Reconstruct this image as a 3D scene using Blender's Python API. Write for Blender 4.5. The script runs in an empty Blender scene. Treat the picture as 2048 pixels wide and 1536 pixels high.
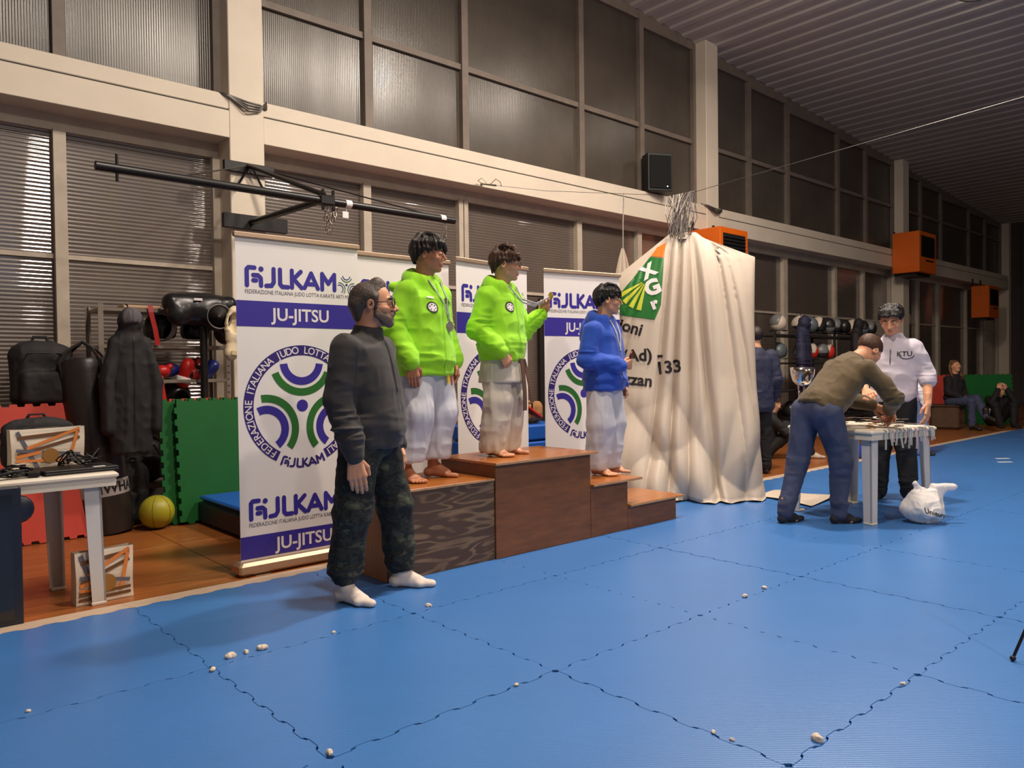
import bpy, bmesh, math, random
import numpy as np
from mathutils import Vector, Matrix, Euler

random.seed(7)
SC = bpy.context.scene
COL = SC.collection
PI = math.pi

# ---------------------------------------------------------------- camera
CAM_POS = Vector((-1.141, -3.162, 1.210))
YAW, PITCH, ROLL, FPX = 0.728156, -0.018492, -0.012188, 1524.6
_f = Vector((math.sin(YAW) * math.cos(PITCH), math.cos(YAW) * math.cos(PITCH), math.sin(PITCH)))
_r = Vector((math.cos(YAW), -math.sin(YAW), 0))
_u = _r.cross(_f)
_r2 = math.cos(ROLL) * _r + math.sin(ROLL) * _u
_u2 = -math.sin(ROLL) * _r + math.cos(ROLL) * _u
cam_data = bpy.data.cameras.new('camera')
cam_data.sensor_width = 36
cam_data.lens = FPX * 36 / 2048
cam_data.clip_start = 0.05
cam = bpy.data.objects.new('camera', cam_data)
cam.matrix_world = Matrix(((_r2.x, _u2.x, -_f.x, CAM_POS.x), (_r2.y, _u2.y, -_f.y, CAM_POS.y),
                           (_r2.z, _u2.z, -_f.z, CAM_POS.z), (0, 0, 0, 1)))
COL.objects.link(cam)
SC.camera = cam

# ---------------------------------------------------------------- world, exposure, lamps
world = bpy.data.worlds.new('night'); SC.world = world
world.use_nodes = True
world.node_tree.nodes['Background'].inputs[0].default_value = (0.012, 0.010, 0.010, 1)
world.node_tree.nodes['Background'].inputs[1].default_value = 1.0
SC.view_settings.view_transform = 'Standard'
SC.view_settings.look = 'None'
SC.view_settings.exposure = 0.1
SC.view_settings.gamma = 1.0
SC.view_settings.use_curve_mapping = False
SC.cycles.max_bounces = 6
SC.cycles.diffuse_bounces = 3
SC.cycles.glossy_bounces = 3
SC.cycles.sample_clamp_indirect = 4.0
SC.cycles.use_denoising = True
LAMPS = [  # high-bay lamps under the roof: x, y, z, watts
    (1.38, -0.65, 6.4, 205), (4.9, 0.1, 6.3, 290), (7.5, 0.6, 6.2, 105), (10.7, 0.4, 6.3, 26), (1.2, -7.5, 6.5, 240), (6.0, -7.5, 6.2, 130)]
LAMP_TINT = (1.0, 0.87, 0.74)

# ---------------------------------------------------------------- helpers
def lin(c):
    return tuple((v / 12.92 if v <= 0.04045 else ((v + 0.055) / 1.055) ** 2.4) for v in c)
def rgb(r, g, b):
    return lin((r / 255, g / 255, b / 255))

MATS = {}
def mat(name, col, rough=0.6, metal=0.0, spec=0.5, var=None, bump=None, wave=None, col2=None, emit=None, alpha=None, trans=0.0, sheen=0.0, coat=0.0, stretch=None):
    """Procedural material: var=(scale, amount) mottles the colour, bump=(scale, strength), wave=(axis, scale, strength)."""
    if name in MATS: return MATS[name]
    m = bpy.data.materials.new(name); m.use_nodes = True
    nt = m.node_tree; N = nt.nodes; L = nt.links
    b = N['Principled BSDF']
    b.inputs['Base Color'].default_value = (*col, 1)
    b.inputs['Roughness'].default_value = rough
    b.inputs['Metallic'].default_value = metal
    b.inputs['Specular IOR Level'].default_value = spec
    b.inputs['Transmission Weight'].default_value = trans
    b.inputs['Sheen Weight'].default_value = sheen
    b.inputs['Coat Weight'].default_value = coat; b.inputs['Coat Roughness'].default_value = .09
    if alpha is not None: b.inputs['Alpha'].default_value = alpha
    if emit:
        b.inputs['Emission Color'].default_value = (*emit[0], 1); b.inputs['Emission Strength'].default_value = emit[1]
    tc = N.new('ShaderNodeTexCoord'); src = tc.outputs['Object']
    if stretch:
        mp = N.new('ShaderNodeMapping'); mp.inputs['Scale'].default_value = stretch
        L.new(src, mp.inputs[0]); src = mp.outputs[0]
    if var:
        n = N.new('ShaderNodeTexNoise'); n.inputs['Scale'].default_value = var[0]; n.inputs['Detail'].default_value = 5
        n.inputs['Roughness'].default_value = 0.6
        L.new(src, n.inputs['Vector'])
        rp = N.new('ShaderNodeValToRGB')
        c2 = col2 if col2 else tuple(v * (1 - var[1]) for v in col)
        rp.color_ramp.elements[0].color = (*c2, 1); rp.color_ramp.elements[0].position = 0.32
        rp.color_ramp.elements[1].color = (*col, 1); rp.color_ramp.elements[1].position = 0.68
        L.new(n.outputs['Fac'], rp.inputs[0]); L.new(rp.outputs[0], b.inputs['Base Color'])
    last = None
    if bump:
        n = N.new('ShaderNodeTexNoise'); n.inputs['Scale'].default_value = bump[0]; n.inputs['Detail'].default_value = 4
        L.new(src, n.inputs['Vector'])
        bp = N.new('ShaderNodeBump'); bp.inputs['Strength'].default_value = bump[1]; bp.inputs['Distance'].default_value = 0.01
        L.new(n.outputs['Fac'], bp.inputs['Height']); last = bp
    if wave:
        w = N.new('ShaderNodeTexWave'); w.bands_direction = wave[0]; w.inputs['Scale'].default_value = wave[1]
        w.inputs['Distortion'].default_value = wave[3] if len(wave) > 3 else 0
        L.new(tc.outputs['Object'], w.inputs['Vector'])
        bp = N.new('ShaderNodeBump'); bp.inputs['Strength'].default_value = wave[2]; bp.inputs['Distance'].default_value = 0.004
        L.new(w.outputs['Fac'], bp.inputs['Height'])
        if last: L.new(last.outputs[0], bp.inputs['Normal'])
        last = bp
    if last: L.new(last.outputs[0], b.inputs['Normal'])
    MATS[name] = m
    return m

class MB:
    """Collects boxes, tubes, lathes and strips, then links them as one mesh object."""
    def __init__(s): s.v = []; s.f = []
    def add(s, vs, fs):
        o = len(s.v); s.v += [tuple(v) for v in vs]; s.f += [tuple(i + o for i in f) for f in fs]; return s
    def box(s, c, size, rot=None, ch=0.0):
        x, y, z = (v / 2 for v in size)
        if ch <= 0:
            vs = [Vector((a * x, b * y, d * z)) for d in (-1, 1) for b in (-1, 1) for a in (-1, 1)]
            fs = [(0, 2, 3, 1), (4, 5, 7, 6), (0, 1, 5, 4), (2, 6, 7, 3), (0, 4, 6, 2), (1, 3, 7, 5)]
        else:
            ch = min(ch, x * .9, y * .9, z * .9)
            vs = []
            def ring(zz, ins):
                X, Y = x - ins, y - ins; k = ch * 0.6
                return [(-X + k, -Y, zz), (X - k, -Y, zz), (X, -Y + k, zz), (X, Y - k, zz), (X - k, Y, zz), (-X + k, Y, zz), (-X, Y - k, zz), (-X, -Y + k, zz)]
            for zz, ins in ((-z, ch), (-z + ch, 0), (z - ch, 0), (z, ch)): vs += ring(zz, ins)
            fs = [tuple(range(7, -1, -1)), tuple(range(24, 32))]
            for k in range(3):
                for i in range(8): fs.append((k * 8 + i, k * 8 + (i + 1) % 8, k * 8 + 8 + (i + 1) % 8, k * 8 + 8 + i))
            vs = [Vector(v) for v in vs]
        if rot is not None:
            R = rot if isinstance(rot, Matrix) else Euler(rot).to_matrix()
            vs = [R @ v for v in vs]
        c = Vector(c)
        return s.add([v + c for v in vs], fs)
    def bx(s, x0, x1, y0, y1, z0, z1, ch=0.0):
        return s.box(((x0 + x1) / 2, (y0 + y1) / 2, (z0 + z1) / 2), (abs(x1 - x0), abs(y1 - y0), abs(z1 - z0)), None, ch)
    def tube(s, pts, r, n=8, cap=True, closed=False):
        pts = [Vector(p) for p in pts]; m = len(pts)
        rs = r if isinstance(r, (list, tuple)) else [r] * m
        vs = []; prev = None
        for i, p in enumerate(pts):
            if closed: t = pts[(i + 1) % m] - pts[i - 1]
            else: t = pts[min(i + 1, m - 1)] - pts[max(i - 1, 0)]
            if t.length < 1e-9: t = Vector((0, 0, 1))
            t.normalize()
            if prev is None:
                a = Vector((0, 0, 1)) if abs(t.z) < .9 else Vector((1, 0, 0))
                nn = t.cross(a).normalized()
            else:
                nn = prev - t * prev.dot(t)
                nn = nn.normalized() if nn.length > 1e-6 else t.orthogonal().normalized()
            prev = nn; bb = t.cross(nn)
            for k in range(n):
                a = 2 * PI * k / n
                vs.append(p + (nn * math.cos(a) + bb * math.sin(a)) * rs[i])
        fs = []
        for i in range(m if closed else m - 1):
            j = (i + 1) % m
            for k in range(n): fs.append((i * n + k, i * n + (k + 1) % n, j * n + (k + 1) % n, j * n + k))
        if cap and not closed:
            fs.append(tuple(range(n - 1, -1, -1))); fs.append(tuple(range((m - 1) * n, m * n)))
        return s.add(vs, fs)
    def lathe(s, prof, n=20, o=(0, 0, 0), M3=None, sy=1.0, cap=True):
        vs = []; m = len(prof); o = Vector(o)
        for r, z in prof:
            for k in range(n):
                a = 2 * PI * k / n; v = Vector((r * math.cos(a), r * sy * math.sin(a), z))
                if M3 is not None: v = M3 @ v
                vs.append(v + o)
        fs = [(i * n + k, i * n + (k + 1) % n, (i + 1) * n + (k + 1) % n, (i + 1) * n + k) for i in range(m - 1) for k in range(n)]
        if cap: fs += [tuple(range(n - 1, -1, -1)), tuple(range((m - 1) * n, m * n))]
        return s.add(vs, fs)
    def prism(s, poly, th, M4=None):
        n = len(poly)
        vs = [Vector((x, y, 0)) for x, y in poly] + [Vector((x, y, th)) for x, y in poly]
        if M4 is not None: vs = [M4 @ v for v in vs]
        fs = [tuple(range(n - 1, -1, -1)), tuple(range(n, 2 * n))] + [(i, (i + 1) % n, n + (i + 1) % n, n + i) for i in range(n)]
        return s.add(vs, fs)
    def grid(s, fn, nu, nv, closed_u=False):
        vs = [fn(i / (nu if closed_u else nu - 1), j / (nv - 1)) for j in range(nv) for i in range(nu)]
        fs = [(j * nu + i, j * nu + (i + 1) % nu, (j + 1) * nu + (i + 1) % nu, (j + 1) * nu + i)
              for j in range(nv - 1) for i in range(nu if closed_u else nu - 1)]
        return s.add(vs, fs)
    def ball(s, c, r, n=12, m=8, R=None):
        rr = r if isinstance(r, (tuple, list)) else (r, r, r); c = Vector(c)
        vs = []
        for j in range(m + 1):
            t = PI * j / m
            for k in range(n):
                a = 2 * PI * k / n
                v = Vector((rr[0] * math.sin(t) * math.cos(a), rr[1] * math.sin(t) * math.sin(a), rr[2] * math.cos(t)))
                if R is not None: v = R @ v
                vs.append(c + v)
        fs = [(j * n + k, (j + 1) * n + k, (j + 1) * n + (k + 1) % n, j * n + (k + 1) % n) for j in range(m) for k in range(n)]
        return s.add(vs, fs)
    def build(s, name, m=None, parent=None, smooth=False, bevel=0.0, flip=False, angle=None):
        me = bpy.data.meshes.new(name); me.from_pydata(s.v, [], s.f); me.validate()
        if m is not None: me.materials.append(m)
        b = bmesh.new(); b.from_mesh(me)
        bmesh.ops.remove_doubles(b, verts=b.verts, dist=1e-6)
        bmesh.ops.recalc_face_normals(b, faces=b.faces)
        b.to_mesh(me); b.free()
        if smooth:
            me.polygons.foreach_set('use_smooth', [True] * len(me.polygons))
            if angle is not None and hasattr(me, 'set_sharp_from_angle'): me.set_sharp_from_angle(angle=angle)
        o = bpy.data.objects.new(name, me); COL.objects.link(o)
        if parent is not None: o.parent = parent
        if bevel > 0:
            md = o.modifiers.new('bevel', 'BEVEL'); md.width = bevel; md.segments = 2; md.limit_method = 'ANGLE'; md.angle_limit = 0.6
        return o

def tag(o, label=None, cat=None, group=None, kind=None):
    if label: o['label'] = label
    if cat: o['category'] = cat
    if group: o['group'] = group
    if kind: o['kind'] = kind
    return o
def thing(name, label, cat, loc=(0, 0, 0), rz=0.0, group=None, rot=None):
    o = bpy.data.objects.new(name, None); COL.objects.link(o)
    o.location = loc; o.rotation_euler = rot if rot else (0, 0, rz); o.empty_display_size = 0.1
    return tag(o, label, cat, group)
def dup(o, parent=None, **kw):
    c = o.copy(); COL.objects.link(c)
    if parent is not None: c.parent = parent
    for ch in list(o.children): dup(ch, c)
    for k, v in kw.items(): setattr(c, k, v)
    return c
def struct(o, label=None, cat=None):
    o['kind'] = 'structure'
    if label: o['label'] = label
    if cat: o['category'] = cat
    return o
def text_mesh(s, size=1.0, bold=0.0, align='LEFT'):
    """Flat lettering as (verts, faces) in the XY plane, capital height about 0.7*size."""
    cu = bpy.data.curves.new('lettering', 'FONT'); cu.body = s; cu.size = size; cu.align_x = align; cu.offset = bold
    cu.resolution_u = 3
    t = bpy.data.objects.new('lettering', cu); me = bpy.data.meshes.new_from_object(t)
    vs = [v.co.copy() for v in me.vertices]; fs = [tuple(p.vertices) for p in me.polygons]
    bpy.data.meshes.remove(me); bpy.data.objects.remove(t); bpy.data.curves.remove(cu)
    return vs, fs
def smoothstep(a, b, x):
    t = np.clip((x - a) / (b - a), 0, 1); return t * t * (3 - 2 * t)
def vnoise(P, seed=0):
    """Vectorised smooth value noise in [-1, 1] on an (n,3) array."""
    P = np.asarray(P, np.float64); i = np.floor(P).astype(np.int64); f = P - i; f = f * f * (3 - 2 * f)
    def h(a, b, c):
        n = (a * 374761393 + b * 668265263 + c * 2147483647 + seed * 974634777) & 0xffffffff
        n = ((n ^ (n >> 13)) * 1274126177) & 0xffffffff
        return ((n ^ (n >> 16)) & 0xffff) / 32767.5 - 1
    r = 0
    for dx in (0, 1):
        for dy in (0, 1):
            for dz in (0, 1):
                w = (f[:, 0] if dx else 1 - f[:, 0]) * (f[:, 1] if dy else 1 - f[:, 1]) * (f[:, 2] if dz else 1 - f[:, 2])
                r = r + w * h(i[:, 0] + dx, i[:, 1] + dy, i[:, 2] + dz)
    return r
# ---------------------------------------------------------------- materials of the hall
M_CREAM = mat('cream_paint', rgb(226, 212, 192), 0.55, var=(1.6, 0.10), bump=(30, .05))
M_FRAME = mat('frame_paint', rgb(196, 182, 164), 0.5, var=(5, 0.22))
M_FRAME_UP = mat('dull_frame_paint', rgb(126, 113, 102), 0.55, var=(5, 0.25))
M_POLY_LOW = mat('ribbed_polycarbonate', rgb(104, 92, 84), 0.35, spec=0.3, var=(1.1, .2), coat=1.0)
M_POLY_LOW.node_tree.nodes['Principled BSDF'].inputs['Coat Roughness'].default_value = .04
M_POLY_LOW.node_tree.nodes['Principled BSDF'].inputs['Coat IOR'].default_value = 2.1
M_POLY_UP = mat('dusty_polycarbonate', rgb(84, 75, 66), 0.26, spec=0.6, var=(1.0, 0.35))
M_ROOF = mat('corrugated_roof_sheet', rgb(200, 193, 184), 0.6, var=(.35, 0.15))
M_WOOD = mat('varnished_plywood_floor', rgb(166, 98, 48), 0.30, spec=.5, var=(7, 0.35), stretch=(.35, 3, 1), bump=(60, .04))
M_MAT = mat('blue_foam_mat', rgb(62, 121, 192), 0.34, spec=1.0, var=(1.3, 0.10), wave=('DIAGONAL', 38, .10), bump=(120, .05))
M_STRIP = mat('beige_foam_edge', rgb(206, 180, 156), 0.7, var=(9, .12), bump=(90, .06))
M_DARK = mat('dark_panel', rgb(24, 20, 20), .6, var=(3, .2))
M_WALLD = mat('dark_concrete', rgb(78, 70, 66), .8, var=(1.2, .3), bump=(14, .1))
M_STEEL = mat('grey_steel', rgb(120, 116, 112), .4, metal=.8, var=(14, .2))
M_BLACKMETAL = mat('black_painted_steel', rgb(26, 24, 26), .38, spec=.5, var=(11, .3))
M_LAMPGLOW = mat('lamp_glow', (1, .9, .75), emit=((1, .85, .68), 60))

# ---------------------------------------------------------------- floor, mats, border
floor = MB().bx(-9, 27, -13, 4.7, -0.20, -0.052).build('floor', M_WALLD)
struct(floor, 'varnished orange brown wooden floor behind the blue mats', 'floor')
fp = MB().box((0, 0, 0), (1.216, 1.616, .012), None, .002).build('floor_panel', M_WOOD, floor)
first = True
for ix in range(-3, 22):
    for iy in range(0, 2):
        x = ix * 1.22 + .12; y = 1.02 + .81 + iy * 1.62
        o = fp if first else dup(fp, floor)
        first = False
        o.location = (x, y, -0.046)

def edge_profile(n=12, depth=.008):
    pts = []
    for k in range(n):
        a = (k + .12) / n; b = (k + .38) / n; c = (k + .62) / n; d = (k + .88) / n; s = 1 if k % 2 else -1
        w = .014
        pts += [(a - .004, s * depth * .2), (a + w * .2, s * depth), (d - w * .2, s * depth), (d + .004, s * depth * .2)]
    return [(max(.012, min(.988, t)), o) for t, o in pts]
def mat_tile_mesh(depth_y=1.0):
    EP = edge_profile(); g = .0002
    prof = lambda t: t
    bot = [(t, o) for t, o in EP]
    out = [(t, o + g) for t, o in bot] + [(1 + o - g, t * depth_y) for t, o in EP] + [(t, depth_y + o - g) for t, o in reversed(bot)] + [(o + g, t * depth_y) for t, o in reversed(EP)]
    def inset(P, d, big=None):
        n = len(P); r = []
        for i in range(n):
            a = Vector(P[i - 1]); b = Vector(P[i]); c = Vector(P[(i + 1) % n])
            e1 = (b - a); e2 = (c - b)
            n1 = Vector((-e1.y, e1.x)); n2 = Vector((-e2.y, e2.x)); nn = n1.normalized() + n2.normalized()
            nn = nn.normalized() if nn.length > 1e-6 else Vector((0, 0))
            r.append(b + nn * (d if big is None or i % 4 in (1, 2) else big))
        return r
    m = MB(); n = len(out); out = inset(out, .0, .0035); out = [tuple(q) for q in out]; ins = inset(out, .0006)
    vs = [(x, y, -.04) for x, y in out] + [(x, y, -.003) for x, y in out] + [(p.x, p.y, 0) for p in ins]
    fs = [(i, (i + 1) % n, n + (i + 1) % n, n + i) for i in range(n)] + [(n + i, n + (i + 1) % n, 2 * n + (i + 1) % n, 2 * n + i) for i in range(n)] + [tuple(range(2 * n, 3 * n))]
    m.add(vs, fs)
    return m
mat_floor = bpy.data.objects.new('floor_of_mats', None); COL.objects.link(mat_floor)
struct(mat_floor, 'blue interlocking foam mats covering the hall floor', 'mat floor')
tile = None; tile_last = None
def in_view(x, y, z=0.0, pad=.25):
    d = Vector((x, y, z)) - CAM_POS; w = d.dot(_f)
    if w < .3: return False
    return abs(d.dot(_r2) / w) < .672 + pad and -.55 - pad < d.dot(_u2) / w < .6
for ix in range(-3, 16):
    for iy in range(-6, 1):
        if not any(in_view(ix + a, iy + b) for a in (0, .5, 1) for b in (0, .5, 1)): continue
        if iy == 0:
            if tile_last is None: o = tile_last = mat_tile_mesh(1.10).build('mat_tile', M_MAT, mat_floor)
            else: o = dup(tile_last, mat_floor)
        else:
            if tile is None: o = tile = mat_tile_mesh().build('mat_tile', M_MAT, mat_floor)
            else: o = dup(tile, mat_floor)
        o.location = (ix, iy, random.uniform(-.0012, .0006))
        o.rotation_euler = (random.uniform(-.0008, .0008), random.uniform(-.0008, .0008), 0)
# unseen rest of the mats behind the camera keeps the bounce light blue
rest = MB().bx(-9, -3.02, -12, 1.1, -.04, -.004).bx(-3.02, 16, -12, -6.02, -.04, -.004).build('mat_field', M_MAT, mat_floor)
# border strip with teeth
border = bpy.data.objects.new('trim_1', None); COL.objects.link(border)
struct(border, 'beige toothed foam edging strip along the mats', 'edge strip')
EP = edge_profile()
poly = [(t, 1.10 + o + .0016) for t, o in EP]
poly = [(.001, 1.1016)] + poly + [(.999, 1.1016), (.999, 1.32), (.001, 1.32)]
sm = MB(); n = len(poly)
sm.add([(x, y, -.052) for x, y in poly] + [(x, y, (-.001 if y < 1.25 else -.030)) for x, y in poly],
       [tuple(range(n, 2 * n))] + [(i, (i + 1) % n, n + (i + 1) % n, n + i) for i in range(n)])
st0 = None
for ix in range(-3, 15):
    o = st0 = sm.build('edge_piece', M_STRIP, border) if st0 is None else dup(st0, border)
    o.location = (ix, 0, 0)

# ---------------------------------------------------------------- roof
ROOF_Z = lambda x: 6.81 - .0702 * (x - 7.87)
rm = MB(); prof = []
x = -9.0
while x < 27.2:
    for dx, dz in ((0, 0), (.10, 0), (.14, .022), (.29, .022)): prof.append((x + dx, ROOF_Z(x + dx) + dz))
    x += .33
vs = [(a, -13, b) for a, b in prof] + [(a, 4.62, b) for a, b in prof]; n = len(prof)
rm.add(vs, [(i, i + 1, n + i + 1, n + i) for i in range(n - 1)])
ceiling = rm.build('ceiling', M_ROOF); struct(ceiling, 'grey corrugated metal roof sloping down to the far end', 'ceiling')

# ---------------------------------------------------------------- wall with pillars, beam and glazing
wall = MB().bx(-9, 26.4, 4.62, 4.75, -.2, 8.2).build('wall_back', M_WALLD)
struct(wall, 'glazed hall wall with cream concrete pillars and beam', 'wall')
PIL = [(-6.27, -5.92), (1.79, 2.14), (9.84, 10.19), (17.95, 18.30), (26.0, 26.35)]
for a, b in PIL:
    MB().bx(a, b, 4.2, 4.62, -.2, ROOF_Z(a) + .02, .012).build('pillar', M_CREAM, wall)
for k in range(len(PIL) - 1):
    a, b = PIL[k][1], PIL[k + 1][0]
    if k == 0: a = -5.9
    MB().bx(a, b, 4.205, 4.62, 3.50, 3.763, .004).bx(a, b, 4.212, 4.62, 3.777, 3.92, .006).build('beam', M_CREAM, wall)
    MB().bx(a, b, 4.221, 4.6, 3.7632, 3.7768).build('beam_groove_shade', M_DARK, wall)  # dark strip paints the shade inside the beam's groove
UP0, UP1, RAIL = 3.92, None, 5.02
low_sheet_cache = {}
def ribbed(w, h, pitch, amp, vertical, m, name):
    """A ribbed sheet centred at the lower left corner, facing -Y."""
    mb = MB()
    if vertical:
        nseg = max(2, int(w / pitch) * 4); vs = []
        for i in range(nseg + 1):
            xx = w * i / nseg; yy = -amp * math.sin(2 * PI * xx / pitch)
            vs += [(xx, yy, 0), (xx, yy, h)]
    else:
        nseg = max(2, int(h / pitch) * 6); vs = []
        for i in range(nseg + 1):
            zz = h * i / nseg; yy = -amp * math.sin(2 * PI * zz / pitch)
            vs += [(0, yy, zz), (w, yy, zz)]
    mb.add(vs, [(2 * i, 2 * i + 2, 2 * i + 3, 2 * i + 1) for i in range(nseg)])
    return mb.build(name, m, wall, smooth=True)
frames = MB()
for k in range(len(PIL) - 1):
    a, b = PIL[k][1], PIL[k + 1][0]
    cuts = [a] + [a + t for t in (1.34, 2.74, 4.88, 6.26)] + [b]
    if k == 0: cuts = [a, -3.2, -1.0, .39, b]
    for i in range(len(cuts) - 1):
        x0, x1 = cuts[i], cuts[i + 1]
        if x1 < -1.2: continue
        top = ROOF_Z(x1) - .10
        y = 4.47
        # upper glazing: two sheets split by the rail
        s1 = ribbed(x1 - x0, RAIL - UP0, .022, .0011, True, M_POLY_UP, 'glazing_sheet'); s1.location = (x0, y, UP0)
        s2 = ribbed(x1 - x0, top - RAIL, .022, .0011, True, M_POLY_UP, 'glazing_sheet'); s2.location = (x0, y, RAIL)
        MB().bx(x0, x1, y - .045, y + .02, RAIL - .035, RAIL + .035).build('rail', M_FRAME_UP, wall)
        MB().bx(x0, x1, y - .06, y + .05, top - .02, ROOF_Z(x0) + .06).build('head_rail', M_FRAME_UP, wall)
        # lower glazing with horizontal ribs
        y = 4.55
        for z0, z1 in ((.35, 2.24), (2.28, 3.36)):
            s = ribbed(x1 - x0, z1 - z0, .036, .0024 if k == 0 else .0013, False, M_POLY_LOW, 'glazing_sheet'); s.location = (x0, y, z0)
        MB().bx(x0, x1, y - .022, y + .02, 2.24, 2.28).build('rail', M_FRAME, wall)
        MB().bx(x0, x1, y - .05, y + .02, 3.36, 3.50).build('head_rail', M_FRAME, wall)
        MB().bx(x0, x1, y - .06, y + .02, -.05, .35).build('plinth', M_WALLD, wall)
    for i, c in enumerate(cuts):
        if c < -1.2: continue
        edge = i in (0, len(cuts) - 1)
        w = .035 if edge else .05
        c2 = c + (.035 if i == 0 else -.035 if edge else 0)
        dbl = (i == 2)
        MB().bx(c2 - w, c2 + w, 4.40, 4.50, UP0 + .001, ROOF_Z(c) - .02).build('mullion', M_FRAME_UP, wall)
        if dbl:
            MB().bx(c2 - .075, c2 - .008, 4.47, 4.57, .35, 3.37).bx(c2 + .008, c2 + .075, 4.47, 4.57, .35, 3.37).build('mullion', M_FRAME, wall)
        else:
            MB().bx(c2 - w, c2 + w, 4.47, 4.57, .35, 3.37).build('mullion', M_FRAME, wall)
# dark panel paints the darkness of a door opening in the glazing
door = MB().bx(6.2, 7.02, 4.47, 4.51, .02, 2.2, .005).build('door_1', M_DARK)
struct(door, 'dark panel standing for the dark door opening in the glazed wall behind the banners', 'door')
# remaining walls of the hall
w2 = MB().bx(26.2, 26.4, -13, 4.62, -.2, 7).build('wall_right', M_WALLD); struct(w2, 'dark far end wall of the hall', 'wall')
w3 = MB().bx(-9.1, -8.9, -13, 4.7, -.2, 8.4).build('wall_left', M_CREAM); struct(w3, 'near end wall of the hall', 'wall')
w4 = MB().bx(-9, 26.4, -13.1, -12.9, -.2, 8.4).build('wall_front', M_CREAM); struct(w4, 'long wall of the hall across from the glazing', 'wall')
for xx in (25.9, 24.0): 
    MB().bx(26.12, 26.2, xx - 25.9 + .9, xx - 25.9 + 1.0, 0, 6).build('end_post', M_WALLD, w2)
for k in range(7):
    MB().bx(26.10, 26.2, -4 + k * 1.3, -3.92 + k * 1.3, 0, 5.4).build('end_post', M_WALLD, w2)

# ---------------------------------------------------------------- lamps
for i, (lx, ly, lz, W) in enumerate(LAMPS):
    zr = ROOF_Z(lx)
    L = thing('ceiling_lamp', ['bell lamp hanging from the roof nearest the camera side of the podium', 'bell lamp hanging from the roof above the podium', 'bell lamp hanging from the roof above the medal table',
               'dim bell lamp hanging from the roof past the loudspeaker', 'bell lamp hanging from the roof behind the photographer', 'bell lamp hanging over the open mats across the hall'][i], 'lamp', (lx, ly, lz), 0, 'high bay lamps under the roof')
    MB().lathe([(.05, .30), (.07, .28), (.09, .18), (.20, .06), (.25, 0), (.255, -.01), (.24, 0), (.19, .055), (.085, .17), (.02, .19)], 28, cap=False).build('shade', M_STEEL, L, smooth=True)
    MB().tube([(0, 0, .28), (0, 0, zr - lz + .04)], .008, 6).build('rod', M_STEEL, L)
    MB().lathe([(.03, .19), (.05, .12), (.055, .06), (.03, .02)], 12).build('bulb', M_LAMPGLOW, L, smooth=True)
    up = bpy.data.lights.new('roof_fill_light', 'POINT'); up.energy = W * .45; up.color = LAMP_TINT; up.shadow_soft_size = .08  # point light added beside each shade to brighten the roof
    uo = bpy.data.objects.new('roof_fill_light', up); COL.objects.link(uo); uo.parent = L; uo.location = (.14, 0, .26)
    ld = bpy.data.lights.new('lamp_light', 'AREA'); ld.shape = 'DISK'; ld.size = .42; ld.energy = W; ld.color = LAMP_TINT
    lo = bpy.data.objects.new('lamp_light', ld); COL.objects.link(lo); lo.parent = L; lo.location = (0, 0, .0)
# ---------------------------------------------------------------- podium
M_PLY_TOP = mat('varnished_ply_top', rgb(176, 104, 44), .32, spec=.5, var=(6, .3), stretch=(.5, 4, 1), coat=.2)
M_PLY_FRONT = mat('brown_ply_front', rgb(138, 84, 42), .45, var=(5, .35), stretch=(1, 1, 5), bump=(40, .05))
M_PLY_EDGE = mat('raw_ply_edge', rgb(196, 150, 108), .7, var=(20, .3))
M_PLY_SIDE = mat('light_ply_side', rgb(196, 126, 68), .5, var=(6, .3), stretch=(3, 3, .6))
def weathered():
    m = bpy.data.materials.new('dark_weathered_ply'); m.use_nodes = True; N = m.node_tree.nodes; L = m.node_tree.links; b = N['Principled BSDF']
    tc = N.new('ShaderNodeTexCoord'); mp = N.new('ShaderNodeMapping'); mp.inputs['Scale'].default_value = (1.6, 1.6, 9)
    L.new(tc.outputs['Object'], mp.inputs[0])
    n = N.new('ShaderNodeTexNoise'); n.inputs['Scale'].default_value = 1.1; n.inputs['Detail'].default_value = 2; n.inputs['Distortion'].default_value = .25
    L.new(mp.outputs[0], n.inputs['Vector'])
    w = N.new('ShaderNodeMath'); w.operation = 'MULTIPLY'; w.inputs[1].default_value = 46; L.new(n.outputs['Fac'], w.inputs[0])
    s = N.new('ShaderNodeMath'); s.operation = 'SINE'; L.new(w.outputs[0], s.inputs[0])
    n2 = N.new('ShaderNodeTexNoise'); n2.inputs['Scale'].default_value = 5; n2.inputs['Detail'].default_value = 8; L.new(tc.outputs['Object'], n2.inputs['Vector'])
    a = N.new('ShaderNodeMath'); a.operation = 'MULTIPLY'; L.new(s.outputs[0], a.inputs[0]); L.new(n2.outputs['Fac'], a.inputs[1])
    r = N.new('ShaderNodeValToRGB'); e = r.color_ramp.elements
    e[0].position = .05; e[0].color = (*rgb(84, 60, 42), 1); e[1].position = .75; e[1].color = (*rgb(148, 118, 88), 1)
    L.new(a.outputs[0], r.inputs[0]); L.new(r.outputs[0], b.inputs['Base Color']); b.inputs['Roughness'].default_value = .55
    return m
M_PLY_DARK = weathered()
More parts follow.
